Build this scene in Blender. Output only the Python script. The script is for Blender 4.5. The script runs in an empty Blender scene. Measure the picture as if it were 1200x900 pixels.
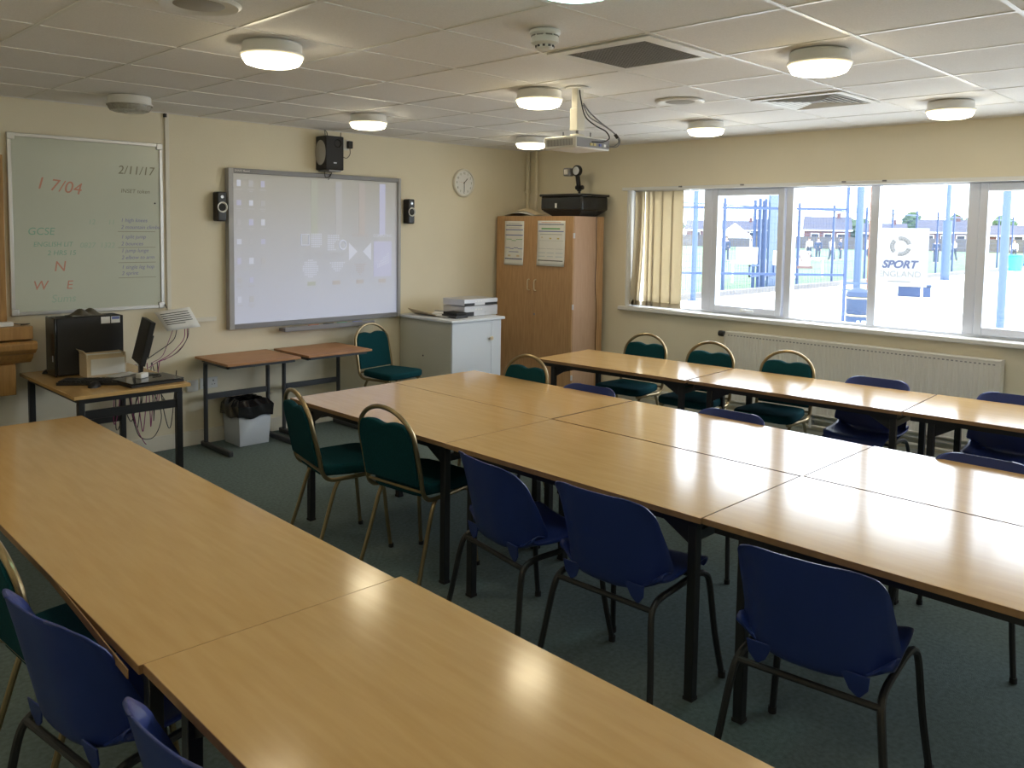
import bpy, math, random
from mathutils import Vector, Matrix
random.seed(7)
C = bpy.context.scene.collection
PI = math.pi

# ------------------------------------------------------------------ materials
def mat(name, col, rough=.6, metal=0, spec=.5, noise=0, nscale=20, bump=0, bscale=200, stretch=None, col2=None, emit=None, estr=0, coat=0, bdist=.002):
    m = bpy.data.materials.new(name); m.use_nodes = True
    nt = m.node_tree; b = nt.nodes['Principled BSDF']
    b.inputs['Base Color'].default_value = (*col, 1)
    b.inputs['Roughness'].default_value = rough
    b.inputs['Metallic'].default_value = metal
    b.inputs['Specular IOR Level'].default_value = spec
    b.inputs['Coat Weight'].default_value = coat
    b.inputs['Coat Roughness'].default_value = .12
    if emit:
        b.inputs['Emission Color'].default_value = (*emit, 1); b.inputs['Emission Strength'].default_value = estr
    tc = nt.nodes.new('ShaderNodeTexCoord'); mp = nt.nodes.new('ShaderNodeMapping')
    nt.links.new(tc.outputs['Object'], mp.inputs[0])
    if stretch: mp.inputs['Scale'].default_value = stretch
    if noise or col2:
        n = nt.nodes.new('ShaderNodeTexNoise'); n.inputs['Scale'].default_value = nscale; n.inputs['Detail'].default_value = 5
        nt.links.new(mp.outputs[0], n.inputs[0])
        r = nt.nodes.new('ShaderNodeValToRGB')
        c2 = col2 or tuple(max(0, c*(1-noise)) for c in col)
        r.color_ramp.elements[0].position = .32; r.color_ramp.elements[1].position = .68
        r.color_ramp.elements[0].color = (*c2, 1); r.color_ramp.elements[1].color = (*col, 1)
        nt.links.new(n.outputs[0], r.inputs[0]); nt.links.new(r.outputs[0], b.inputs['Base Color'])
    if bump:
        n2 = nt.nodes.new('ShaderNodeTexNoise'); n2.inputs['Scale'].default_value = bscale; n2.inputs['Detail'].default_value = 3
        nt.links.new(mp.outputs[0] if stretch else tc.outputs['Object'], n2.inputs[0])
        bp = nt.nodes.new('ShaderNodeBump'); bp.inputs['Strength'].default_value = bump; bp.inputs['Distance'].default_value = bdist
        nt.links.new(n2.outputs[0], bp.inputs['Height']); nt.links.new(bp.outputs[0], b.inputs['Normal'])
    return m

M = {}
M['wall'] = mat('cream_paint', (.82, .755, .59), .75, bump=.25, bscale=90, noise=.03, nscale=3)
M['ceil'] = mat('ceiling_tile', (.90, .89, .88), .85, noise=.08, nscale=160, bump=.5, bscale=260)
M['tbar'] = mat('white_metal_grid', (.80, .79, .77), .35)
M['white'] = mat('white_plastic', (.80, .80, .78), .4)
M['upvc'] = mat('white_upvc', (.74, .77, .86), .3)
M['whitetrim'] = mat('white_gloss_trim', (.78, .75, .66), .4)
M['carpet'] = mat('green_grey_carpet', (.19, .25, .25), .95, spec=.15, col2=(.135, .18, .18), nscale=55, bump=.9, bscale=420, bdist=.004)
M['beech'] = mat('beech_laminate', (.64, .415, .18), .15, spec=.5, col2=(.59, .37, .15), nscale=7, stretch=(5, .5, 1))

M['beech_edge'] = mat('beech_lipping', (.33, .19, .09), .45, noise=.2, nscale=30)
M['oak'] = mat('oak_wardrobe', (.56, .34, .17), .5, col2=(.46, .265, .12), nscale=9, stretch=(6, 6, .6))
M['oak_side'] = mat('pink_beech_board', (.60, .40, .27), .45, col2=(.55, .35, .23), nscale=9, stretch=(6, 6, .6))
M['oak_fix'] = mat('golden_oak', (.48, .27, .09), .4, col2=(.36, .19, .06), nscale=8, stretch=(7, 7, .7))
M['teak'] = mat('teak_desk_top', (.50, .25, .11), .4, col2=(.40, .19, .08), nscale=8, stretch=(.6, 7, 1))
M['blackmetal'] = mat('black_steel', (.018, .019, .022), .4, metal=.0, spec=.5)
M['greymetal'] = mat('dark_grey_steel', (.05, .055, .065), .45)
M['gold'] = mat('antique_gold_tube', (.36, .28, .16), .3, metal=.9)
M['teal'] = mat('teal_fabric', (.006, .060, .075), .95, spec=.15, noise=.25, nscale=160, bump=.4, bscale=500)
M['blue'] = mat('blue_polypropylene', (.016, .036, .19), .36, bump=.15, bscale=700)
M['black'] = mat('black_plastic', (.012, .012, .014), .35)
M['blackmatt'] = mat('black_matt', (.02, .02, .022), .7)
M['glossblack'] = mat('gloss_black', (.015, .017, .02), .12)
M['cabwhite'] = mat('white_cabinet_board', (.72, .76, .82), .45)
M['cabside'] = mat('shaded_cabinet_side', (.60, .60, .52), .5)  # same white cabinet, shade of the side away from the window painted in
M['silver'] = mat('silver_plastic', (.66, .67, .70), .3, metal=.5)
M['chrome'] = mat('chrome', (.8, .8, .8), .15, metal=1)
M['paper'] = mat('paper', (.82, .82, .80), .7)
M['manila'] = mat('manila_card', (.68, .56, .38), .7)
M['binliner'] = mat('black_bin_liner', (.01, .01, .013), .18, spec=.8)
M['bin'] = mat('pale_grey_plastic', (.50, .55, .62), .5)
M['wb'] = mat('whiteboard_enamel', (.60, .64, .55), .18, noise=.05, nscale=2)
M['alu'] = mat('aluminium', (.62, .62, .62), .35, metal=.8)
M['greyframe'] = mat('grey_plastic_frame', (.24, .24, .26), .4)
M['rad'] = mat('radiator_enamel', (.80, .77, .70), .4)
M['grille'] = mat('grille_grey', (.27, .265, .26), .6)
M['speakergrille'] = mat('speaker_fabric', (.42, .41, .39), .8)
M['blind'] = mat('blind_fabric', (.74, .68, .56), .8)
M['red'] = mat('red_ink', (.62, .22, .14), .6)
M['green'] = mat('green_ink', (.18, .46, .34), .6)
M['bluei'] = mat('blue_ink', (.16, .20, .48), .6)
M['navyink'] = mat('navy_ink', (.03, .05, .22), .6)
M['dark'] = mat('dark_ink', (.20, .19, .12), .6)
M['blackink'] = mat('black_print', (.05, .05, .06), .6)
M['greyink'] = mat('grey_print', (.42, .43, .45), .6)
M['faint'] = mat('faint_print', (.62, .66, .70), .6)
M['greenprint'] = mat('green_print', (.20, .45, .22), .6)
M['cable_p'] = mat('purple_cable', (.30, .05, .16), .5)
M['cloth'] = mat('grey_cloth', (.16, .15, .12), .9, noise=.3)
M['skin'] = mat('skin', (.55, .34, .25), .6)
M['hair'] = mat('brown_hair', (.08, .05, .03), .7)
M['navy'] = mat('navy_cloth', (.03, .05, .10), .9)
M['shirt'] = mat('white_cloth', (.7, .7, .7), .9)
M['trous'] = mat('grey_trousers', (.04, .05, .07), .9)
M['paving'] = mat('pale_paving', (.66, .65, .62), .9, noise=.08, nscale=1.2)
M['grass'] = mat('playing_field_grass', (.085, .15, .055), .95, col2=(.065, .12, .04), nscale=.6)
M['fence'] = mat('blue_powder_coat', (.02, .045, .12), .5)
M['palefence'] = mat('pale_blue_steel', (.045, .08, .15), .5)
M['brick'] = mat('red_brick', (.13, .055, .045), .9, noise=.25, nscale=6)
M['roof'] = mat('grey_roof_tile', (.07, .07, .095), .9, noise=.2, nscale=4)
M['leaf'] = mat('tree_leaves', (.07, .12, .055), .95, col2=(.04, .08, .03), nscale=2, bump=1, bscale=5, bdist=.2)
M['bark'] = mat('bark', (.10, .07, .05), .95)
M['fencewood'] = mat('weathered_timber', (.10, .09, .085), .9, noise=.3, nscale=3)
M['kerb'] = mat('concrete_kerb', (.14, .135, .13), .9, noise=.2, nscale=5)
M['canvas'] = mat('white_canvas', (.8, .8, .8), .8)
M['cyan'] = mat('turquoise_plastic', (.03, .55, .60), .5)
M['rust'] = mat('rusty_steel', (.20, .10, .07), .8)
M['amber'] = mat('gold_band', (.6, .5, .2), .5)
M['brickext'] = mat('outer_wall_brick', (.3, .17, .12), .9)

def lamp_mat(name, col, s):
    m = bpy.data.materials.new(name); m.use_nodes = True
    nt = m.node_tree; b = nt.nodes['Principled BSDF']
    b.inputs['Base Color'].default_value = (.9, .88, .8, 1); b.inputs['Roughness'].default_value = .2
    b.inputs['Emission Color'].default_value = (*col, 1)
    tc = nt.nodes.new('ShaderNodeTexCoord'); v = nt.nodes.new('ShaderNodeTexVoronoi'); v.inputs['Scale'].default_value = 30
    nt.links.new(tc.outputs['Object'], v.inputs[0])
    mr = nt.nodes.new('ShaderNodeMapRange'); mr.inputs['To Min'].default_value = s; mr.inputs['To Max'].default_value = s*.7
    nt.links.new(v.outputs[0], mr.inputs[0]); nt.links.new(mr.outputs[0], b.inputs['Emission Strength'])
    return m
LAMP_S = 12.5
M['lamp'] = lamp_mat('lit_prismatic_lens', (1, .87, .60), LAMP_S)
M['lensrim'] = mat('clear_lens_rim', (.80, .76, .62), .2, emit=(1, .84, .55), estr=.45)
M['lampcyan'] = lamp_mat('lit_cool_lens', (.45, .95, .90), LAMP_S*.8)
M['lampoff'] = mat('unlit_lens', (.42, .41, .37), .25, noise=.3, nscale=60)

g = bpy.data.materials.new('window_glass'); g.use_nodes = True
nt = g.node_tree; nt.nodes.clear()
o = nt.nodes.new('ShaderNodeOutputMaterial'); tr = nt.nodes.new('ShaderNodeBsdfTransparent'); gl = nt.nodes.new('ShaderNodeBsdfGlossy')
gl.inputs['Roughness'].default_value = .02; mx = nt.nodes.new('ShaderNodeMixShader'); mx.inputs[0].default_value = .06
tr.inputs[0].default_value = (.97, .98, .98, 1)
nt.links.new(tr.outputs[0], mx.inputs[1]); nt.links.new(gl.outputs[0], mx.inputs[2]); nt.links.new(mx.outputs[0], o.inputs[0])
M['glass'] = g

# translucent blind fabric
b = M['blind'].node_tree.nodes['Principled BSDF']; nt = M['blind'].node_tree
tl = nt.nodes.new('ShaderNodeBsdfTranslucent'); tl.inputs[0].default_value = (.80, .72, .56, 1)
mx = nt.nodes.new('ShaderNodeMixShader'); mx.inputs[0].default_value = .35
out = [n for n in nt.nodes if n.type == 'OUTPUT_MATERIAL'][0]
nt.links.new(b.outputs[0], mx.inputs[1]); nt.links.new(tl.outputs[0], mx.inputs[2]); nt.links.new(mx.outputs[0], out.inputs[0])

# projected picture on the interactive board: projector light put in as emission, paler and bluer toward its foot
m = mat('projected_screen', (.54, .54, .55), .45); M['screen'] = m
nt = m.node_tree; b = nt.nodes['Principled BSDF']
tc = nt.nodes.new('ShaderNodeTexCoord'); sx = nt.nodes.new('ShaderNodeSeparateXYZ'); nt.links.new(tc.outputs['Generated'], sx.inputs[0])
r = nt.nodes.new('ShaderNodeValToRGB'); r.color_ramp.elements[0].color = (.20, .23, .34, 1); r.color_ramp.elements[1].color = (.06, .055, .035, 1)
nt.links.new(sx.outputs[2], r.inputs[0]); nt.links.new(r.outputs[0], b.inputs['Emission Color']); b.inputs['Emission Strength'].default_value = .5
def scr(name, e, s): return mat(name, (.54, .54, .56), .5, emit=e, estr=s)
M['s_white'] = scr('screen_pale', (.38, .42, .54), .40)
M['s_blue'] = scr('screen_blue', (.26, .28, .50), .36)
M['s_green'] = scr('screen_green', (.20, .25, .17), .26)
M['s_pink'] = scr('screen_pink', (.28, .22, .21), .26)
M['s_grey'] = scr('screen_grey', (.24, .25, .29), .3)

# ------------------------------------------------------------------ mesh helpers
class MB:
    def __init__(s): s.v = []; s.f = []
    def add(s, vs, fs):
        n = len(s.v); s.v += [tuple(v) for v in vs]; s.f += [tuple(i+n for i in f) for f in fs]; return s
    def box(s, a, b, rz=0, c=None):
        x0, y0, z0 = a; x1, y1, z1 = b
        vs = [(x, y, z) for z in (z0, z1) for y in (y0, y1) for x in (x0, x1)]
        if rz:
            cx, cy = c or ((x0+x1)/2, (y0+y1)/2); k, w = math.cos(rz), math.sin(rz)
            vs = [(cx+(x-cx)*k-(y-cy)*w, cy+(x-cx)*w+(y-cy)*k, z) for x, y, z in vs]
        return s.add(vs, [(0, 2, 3, 1), (4, 5, 7, 6), (0, 1, 5, 4), (2, 6, 7, 3), (0, 4, 6, 2), (1, 3, 7, 5)])
    def cb(s, c, d, rz=0): return s.box([c[i]-d[i]/2 for i in range(3)], [c[i]+d[i]/2 for i in range(3)], rz)
    def beam(s, p, q, w, h):
        p = Vector(p); q = Vector(q); d = (q-p).normalized(); up = Vector((0, 0, 1)) if abs(d.z) < .95 else Vector((1, 0, 0))
        a = d.cross(up).normalized(); b = a.cross(d).normalized()
        vs = [e+a*i*w/2+b*j*h/2 for e in (p, q) for i, j in ((-1, -1), (1, -1), (1, 1), (-1, 1))]
        return s.add(vs, [(0, 1, 2, 3), (7, 6, 5, 4), (0, 4, 5, 1), (1, 5, 6, 2), (2, 6, 7, 3), (3, 7, 4, 0)])
    def tube(s, pts, r, n=8, closed=False, rad=None):
        P = [Vector(p) for p in pts]; N = len(P); rings = []; prev = None
        for i in range(N):
            if closed: d = (P[(i+1) % N]-P[i-1]).normalized()
            else: d = (P[min(i+1, N-1)]-P[max(i-1, 0)]).normalized()
            if prev is None:
                a = d.cross(Vector((0, 0, 1)));
                if a.length < .1: a = d.cross(Vector((1, 0, 0)))
                a.normalize()
            else: a = (prev-d*prev.dot(d)).normalized()
            prev = a; b = d.cross(a); rr = rad[i] if rad else r
            rings.append([P[i]+(a*math.cos(2*PI*k/n)+b*math.sin(2*PI*k/n))*rr for k in range(n)])
        vs = [v for g_ in rings for v in g_]; fs = []
        for i in range(N if closed else N-1):
            j = (i+1) % N
            for k in range(n): fs.append((i*n+k, i*n+(k+1) % n, j*n+(k+1) % n, j*n+k))
        if not closed: fs += [tuple(range(n))[::-1], tuple((N-1)*n+k for k in range(n))]
        return s.add(vs, fs)
    def cyl(s, p, q, r, n=16, r2=None): return s.tube([p, q], r, n, rad=[r, r if r2 is None else r2])
    def lathe(s, prof, c=(0, 0, 0), n=32, axis='z', sgn=1):
        vs = []; fs = []
        for r_, h in prof:
            for k in range(n):
                a = 2*PI*k/n; u, w = r_*math.cos(a), r_*math.sin(a)
                vs.append({'z': (c[0]+u, c[1]+w, c[2]+h), 'y': (c[0]+u, c[1]+h*sgn, c[2]+w), 'x': (c[0]+h*sgn, c[1]+u, c[2]+w)}[axis])
        m_ = len(prof)
        for i in range(m_-1):
            for k in range(n): fs.append((i*n+k, i*n+(k+1) % n, (i+1)*n+(k+1) % n, (i+1)*n+k))
        fs += [tuple(range(n))[::-1], tuple((m_-1)*n+k for k in range(n))]
        return s.add(vs, fs)
    def prism(s, poly, h0, h1, f=None):   # poly in (u,v); f maps (u,v,h) to xyz
        f = f or (lambda u, v, h: (u, v, h)); n = len(poly)
        vs = [f(u, v, h0) for u, v in poly]+[f(u, v, h1) for u, v in poly]
        return s.add(vs, [tuple(range(n))[::-1], tuple(range(n, 2*n))]+[(i, (i+1) % n, n+(i+1) % n, n+i) for i in range(n)])
    def grid(s, fn, nu, nv):
        vs = [fn(i/nu, j/nv) for j in range(nv+1) for i in range(nu+1)]
        return s.add(vs, [(j*(nu+1)+i, j*(nu+1)+i+1, (j+1)*(nu+1)+i+1, (j+1)*(nu+1)+i) for j in range(nv) for i in range(nu)])
    def build(s, name, m, parent=None, bevel=0, smooth=True, solid=0, loc=None, seg=2, subd=0):
        me = bpy.data.meshes.new(name); me.from_pydata(s.v, [], s.f); me.materials.append(M[m] if isinstance(m, str) else m)
        import bmesh
        bm = bmesh.new(); bm.from_mesh(me); bmesh.ops.recalc_face_normals(bm, faces=bm.faces); bm.to_mesh(me); bm.free()
        ob = bpy.data.objects.new(name, me); C.objects.link(ob)
        if smooth:
            me.polygons.foreach_set('use_smooth', [True]*len(me.polygons)); me.set_sharp_from_angle(angle=math.radians(35))
        if solid:
            md = ob.modifiers.new('solid', 'SOLIDIFY'); md.thickness = solid; md.offset = 0
        if subd: md = ob.modifiers.new('sub', 'SUBSURF'); md.levels = subd; md.render_levels = subd
        if bevel:
            md = ob.modifiers.new('bevel', 'BEVEL'); md.width = bevel; md.segments = seg; md.limit_method = 'ANGLE'; md.harden_normals = False
        if loc: ob.location = loc
        if parent: ob.parent = parent
        return ob

def thing(name, label, cat, loc=(0, 0, 0), rz=0, group=None):
    o = bpy.data.objects.new(name, None); C.objects.link(o); o.empty_display_size = .1
    o.location = loc; o.rotation_euler = (0, 0, rz); o['label'] = label; o['category'] = cat
    if group: o['group'] = group
    return o
def tag(o, label, cat, group=None):
    o['label'] = label; o['category'] = cat
    if group: o['group'] = group
    return o
def struct(o): o['kind'] = 'structure'; return o
def dup(root, loc, rz, label, group=None):
    r = root.copy(); C.objects.link(r); r.location = loc; r.rotation_euler = (0, 0, rz); r['label'] = label
    if group: r['group'] = group
    for ch in root.children:
        c = ch.copy(); C.objects.link(c); c.parent = r
        for g_ in ch.children:
            d = g_.copy(); C.objects.link(d); d.parent = c
    return r
def text(name, body, size, m, parent, loc, rot, ext=.0006, align='LEFT', shear=0, bold=0):
    cu = bpy.data.curves.new(name, 'FONT'); cu.body = body; cu.size = size; cu.extrude = ext; cu.align_x = align; cu.shear = shear; cu.offset = bold
    tmp = bpy.data.objects.new(name, cu); C.objects.link(tmp); bpy.context.view_layer.update()
    me = bpy.data.meshes.new_from_object(tmp.evaluated_get(bpy.context.evaluated_depsgraph_get())); me.name = name
    bpy.data.objects.remove(tmp); bpy.data.curves.remove(cu); me.materials.clear(); me.materials.append(M[m])
    ob = bpy.data.objects.new(name, me); C.objects.link(ob); ob.location = loc; ob.rotation_euler = rot
    ob.parent = parent; return ob
def cat_rom(pts, n=8):
    P = [Vector(p) for p in pts]; P = [P[0]*2-P[1]]+P+[P[-1]*2-P[-2]]; out = []
    for i in range(1, len(P)-2):
        for k in range(n):
            t = k/n; a, b_, c, d = P[i-1:i+3]
            out.append(.5*((2*b_)+(c-a)*t+(2*a-5*b_+4*c-d)*t*t+(3*b_-a-3*c+d)*t**3))
    out.append(P[-2]); return out

# ------------------------------------------------------------------ room
X, Y, H = 6.60, 6.28, 2.54
XL, YB = -.7, -1.7
struct(MB().box((XL-.2, YB-.2, -.12), (X+.3, Y+.2, 0)).build('floor', 'carpet', smooth=False))
struct(MB().box((XL-.2, YB-.2, H+.0015), (X+.3, Y+.2, H+.1)).build('ceiling', 'ceil', smooth=False))
struct(MB().box((XL-.2, Y, 0), (X+.3, Y+.2, H+.006)).build('wall_front', 'wall', smooth=False))
struct(MB().box((XL-.2, YB-.2, 0), (X+.3, YB, H+.006)).build('wall_back', 'wall', smooth=False))
struct(MB().box((XL-.2, YB, 0), (XL, Y, H+.006)).build('wall_left', 'wall', smooth=False))
WY0, WY1, WZ0, WZ1 = -1.45, 4.95, .965, 2.115  # unseen rear stretch of the window added to let in more daylight
wr = MB()
wr.box((X, YB, 0), (X+.3, Y, WZ0)).box((X, YB, WZ1), (X+.3, Y, H+.006)).box((X, YB, WZ0), (X+.3, WY0, WZ1)).box((X, WY1, WZ0), (X+.3, Y, WZ1))
struct(wr.build('wall_right', 'wall', smooth=False))
# ceiling T-bar grid
gx, gy = 2.925, 1.503
tb = MB()
x = gx-6*.6
while x < X:
    if x > XL: tb.box((x-.010, YB, H-.0015), (x+.010, Y, H+.0020))
    x += .6
y = gy-5*.6
while y < Y:
    if y > YB: tb.box((XL, y-.010, H-.0017), (X, y+.010, H+.0020))
    y += .6
tb.box((XL, Y-.02, H-.002), (X, Y, H+.0020)).box((X-.02, YB, H-.002), (X, Y, H+.0020)).box((XL, YB, H-.002), (XL+.02, Y, H+.0020)).box((XL, YB, H-.002), (X, YB+.02, H+.0020))
struct(tb.build('trim_1', 'tbar', smooth=False))
# skirting
def skirt(name, a, b): return struct(MB().box(a, b).build(name, 'whitetrim', bevel=.004))
skirt('baseboard_front', (XL, Y-.018, 0), (X, Y, .115))
skirt('baseboard_right', (X-.018, YB, 0), (X, Y-.018, .115))
skirt('baseboard_left', (XL, YB, 0), (XL+.018, Y-.018, .115))
skirt('baseboard_back', (XL+.018, YB, 0), (X-.018, YB+.018, .115))

# ------------------------------------------------------------------ window
FX0, FX1 = 6.70, 6.77
def win_frame():
    w = struct(MB().box((FX0, WY0, WZ0), (FX1, WY1, 1.005)).box((FX0, WY0, 2.092), (FX1, WY1, WZ1)).build('window_1', 'upvc', bevel=.004))
    # mullions between the lights (y ranges)
    for a, b in ((4.075, 4.165), (3.310, 3.37), (2.604, 2.668), (1.90, 1.975), (WY0, WY0+.06), (WY1-.06, WY1), (1.09, 1.16), (.30, .36), (-.47, -.41)):
        struct(MB().box((FX0, a, 1.005), (FX1, b, 2.092)).build('window_mullion', 'upvc', w, bevel=.004))
    return w
w = win_frame()
def casement(y0, y1, z0=1.005, z1=2.092, bw=.055):
    c = MB(); x0, x1 = FX0-.018, FX1-.01
    c.box((x0, y0, z0), (x1, y0+bw, z1)).box((x0, y1-bw, z0), (x1, y1, z1)).box((x0, y0+bw, z0), (x1, y1-bw, z0+bw)).box((x0, y0+bw, z1-bw), (x1, y1-bw, z1))
    o = struct(c.build('window_casement', 'upvc', w, bevel=.004))
    yc = (y0+y1)/2
    h = MB().cb((x0-.012, yc, z0+.028), (.022, .05, .026)).tube(cat_rom([(x0-.02, yc, z0+.028), (x0-.032, yc-.02, z0+.03), (x0-.035, yc-.06, z0+.03), (x0-.033, yc-.11, z0+.03)]), .007, 8)
    struct(h.build('window_handle', 'white', w))
    return o
casement(3.38, 4.065); casement(1.165, 1.895)
for a, b in ((4.165, 4.89), (3.435, 4.01), (2.668, 3.31), (1.975, 2.604), (1.22, 1.84), (.36, 1.09), (-.41, .30), (-1.39, -.47)):
    struct(MB().box((FX0+.03, a-.01, 1.0), (FX0+.034, b+.01, 2.10)).build('window_pane', 'glass', w, smooth=False))
# white lining of the reveal and the sill board
struct(MB().box((X-.001, WY1-.012, WZ0), (FX0, WY1, WZ1)).box((X-.001, WY0, WZ0), (FX0, WY0+.012, WZ1)).box((X-.001, WY0, WZ1-.012), (FX0, WY1, WZ1)).build('trim_2', 'white', smooth=False))
struct(MB().box((6.545, WY0-.05, .948), (FX0, WY1+.05, .985)).build('trim_3', 'white', bevel=.008))
# blind head rail with end bracket
hr = thing('blind_head_rail', 'long white blind track running along the top of the window', 'blind rail', (6.6, 2.6, 2.11))
MB().box((-.035, -4.0, -.012), (-.001, 2.39, .018)).build('rail', 'white', hr, bevel=.003)
for yy in (4.33, 3.71, 2.83, 2.52, 1.0):
    MB().cb((-.04, yy-2.6, .012), (.012, .03, .012)).build('bracket_clip', 'greyframe', hr)
# vertical blinds drawn to the end
bl = thing('vertical_blind', 'cream vertical fabric blind slats drawn to the wardrobe end of the window', 'blind', (6.655, 4.6, 2.09))
MB().box((-.02, -.32, -.0), (.02, .29, .022)).build('head_box', 'white', bl, bevel=.003)
random.seed(3)
angs = [.75, .95, 1.05, .9, .8, .35, .12, .1]
pos = [.262, .232, .195, .15, .10, .03, -.075, -.185]
for i, (a, p) in enumerate(zip(angs, pos)):
    hw = .0635 if i < 5 else .067
    def sl(u, v, a=a, p=p, hw=hw, i=i):
        t = (u-.5)*2; dy = math.cos(a)*t*hw; dx = math.sin(a)*t*hw*.42
        lean = (.05*(v-0) if i < 3 else 0)*v
        return (dx+.006*math.cos(t*1.5), p+dy+lean*.9, -v*1.09)
    MB().grid(sl, 6, 10).build('slat', 'blind', bl, solid=.0012)
    MB().add([], []).box((-.006, p-math.cos(a)*hw*.9-.001+(.045 if i < 3 else 0), -1.093), (.006, p+math.cos(a)*hw*.9+.001+(.045 if i < 3 else 0), -1.05)).build('slat_weight', 'blind', bl, smooth=False)

# ------------------------------------------------------------------ radiator and pipes
rd = thing('radiator', 'long cream panel radiator under the window', 'radiator', (6.5, 2.72, 0))
prof = []
n = 64; L = 2.12
rp = MB()
def rf(u, v):
    yy = -L/2+u*L; k = (u*n*1.0) % 1
    return (-.0 if .2 < k < .8 else .0035, yy, .27+v*.575)
rp.grid(rf, n*4, 1)
rp.build('front_panel', 'rad', rd, solid=.003, smooth=False)
MB().box((.012, -L/2, .27), (.02, L/2, .845)).box((.075, -L/2, .27), (.083, L/2, .845)).build('rear_panel', 'rad', rd)
MB().box((-.002, -L/2, .845), (.085, L/2, .858)).box((-.003, -L/2, .255), (.085, L/2, .27)).build('top_cover', 'rad', rd, bevel=.003)
for s_ in (-1, 1): MB().cb((.0405, s_*(L/2+.003), .5575), (.089, .006, .605)).build('end_cover', 'rad', rd, bevel=.002)
sl_ = MB()
for k in range(70): sl_.box((-.0035, -L/2+.03+k*.0298, .822), (-.001, -L/2+.045+k*.0298, .83))
sl_.build('vent_slot', 'grille', rd, smooth=False)
MB().cyl((.03, L/2+.0, .83), (.03, L/2+.05, .83), .008).build('valve_pipe', 'chrome', rd)
vv = MB().lathe([(.012, 0), (.024, .005), (.026, .03), (.024, .055), (.012, .06)], (.03, L/2+.03, .83), 16, 'y').build('thermostat_head', 'blackmatt', rd)
MB().cyl((.03, L/2+.03, .83), (.03, L/2+.03, 0), .0075).build('feed_pipe', 'rad', rd)
MB().box((.083, -L/2+.3, .35), (.0995, -L/2+.34, .8)).box((.083, L/2-.34, .35), (.0995, L/2-.3, .8)).build('wall_bracket', 'rad', rd)
hp = thing('heating_pipe', 'pair of cream heating pipes running low along the window wall', 'pipe', (6.54, 2, .0))
for zz in (.16, .215): MB().cyl((0, -3.6, zz), (0, 3.1, zz), .011).build('pipe', 'rad', hp)
for yy in (-2.5, -.8, 1, 2.8): MB().box((-.014, yy, .14), (.042, yy+.02, .235)).build('pipe_clip', 'white', hp)
# vertical pipes in the corner
for i, (xx, yy, lb) in enumerate(((6.57, 6.25, 'cream pipe down the corner, on the whiteboard wall side'), (6.57, 6.13, 'cream pipe down the corner, on the window wall side'))):
    t = thing('corner_pipe', lb, 'pipe', (xx, yy, 0), group='pipes in the corner behind the wardrobe')
    MB().cyl((0, 0, 0), (0, 0, H), .019).build('pipe', 'wall', t)
    cl = MB()
    for zz in (.9, 2.1): cl.box((-.02, -.023, zz), (.0285, .0285, zz+.02))
    cl.build('pipe_clip', 'wall', t)

# ------------------------------------------------------------------ tables
TH = .71
def table(x0, x1, y0, y1, label, grp, rz=0, gap=.0019, near=.035, far=.12, h=TH, th=.022, basket=None, leg=.036, dia=True):
    cx, cy = (x0+x1)/2, (y0+y1)/2
    t = thing('folding_table', label, 'table', (cx, cy, 0), rz, grp)
    w, l = (x1-x0)/2-.0012-gap, (y1-y0)/2-.0012-gap
    MB().box((-w, -l, h-th), (w, l, h)).build('tabletop', 'beech', t)
    e = MB()
    for a, b in (((-w-.0012, -l-.0012), (w+.0012, -l)), ((-w-.0012, l), (w+.0012, l+.0012)), ((-w-.0012, -l), (-w, l)), ((w, -l), (w+.0012, l))):
        e.box((*a, h-th), (*b, h-.0008))
    e.build('edge_lipping', 'beech_edge', t, smooth=False)
    i = .03; z1 = h-th; z0 = z1-.032
    f = MB().box((-w+i, -l+i, z0), (w-i, -l+i+.022, z1)).box((-w+i, l-i-.022, z0), (w-i, l-i, z1)).box((-w+i, -l+i+.022, z0), (-w+i+.022, l-i-.022, z1)).box((w-i-.022, -l+i+.022, z0), (w-i, l-i-.022, z1))
    f.build('underframe', 'blackmetal', t)
    for sx in (-1, 1):
        for yy, d in ((-l+near+leg/2, 1), (l-far-leg/2, -1)):
            xx = sx*(w-.035-leg/2)
            MB().cb((xx, yy, z0/2+.004), (leg, leg, z0-.008)).build('leg', 'blackmetal', t, bevel=.003)
            MB().cb((xx, yy, .006), (leg+.003, leg+.003, .012)).build('foot', 'blackmatt', t)
            if dia:
                MB().prism([(yy+d*leg/2, z0), (yy+d*(leg/2+.13), z0), (yy+d*leg/2, z0-.075)], xx-.003, xx+.003, lambda u, v, hh: (hh, u, v)).build('corner_bracket', 'blackmetal', t, smooth=False)
    for yy in (-l+near+leg/2, l-far-leg/2):
        MB().box((-w+.035+leg, yy-.012, z0-.055), (w-.035-leg, yy+.012, z0-.02)).build('cross_rail', 'blackmetal', t)
    if basket:
        bk = MB(); a, b = basket
        bk.box((-.1, a, z0-.012), (-.08, b, z0)).box((-.1, a, z0-.10), (-.08, b, z0-.088))
        yy = a
        while yy < b: bk.box((-.098, yy, z0-.095), (-.082, yy+.04, z0)); yy += .085
        bk.build('slatted_rail', 'blackmetal', t, smooth=False)
    return t
CG = 'beech tables pushed together in the centre block'
x0, x1, x2 = 2.565, 3.325, 4.055
ya, yb, yc, yd = 4.345, 2.955, 1.565, .175
table(x0, x1, yb, ya, 'beech table of the centre block with two green chairs tucked at its side', CG)
table(x0-.004, x1-.004, yc, yb, 'beech centre table with two blue chairs side by side at its left edge', CG)
table(x0+.004, x1+.006, yd, yc, 'beech centre table behind the nearest whole blue chair', CG, basket=(.0, .55))
table(x1, x2, yb+.01, ya+.01, 'beech centre table corner furthest from the camera, by the gold arched chair back', CG)
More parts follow.
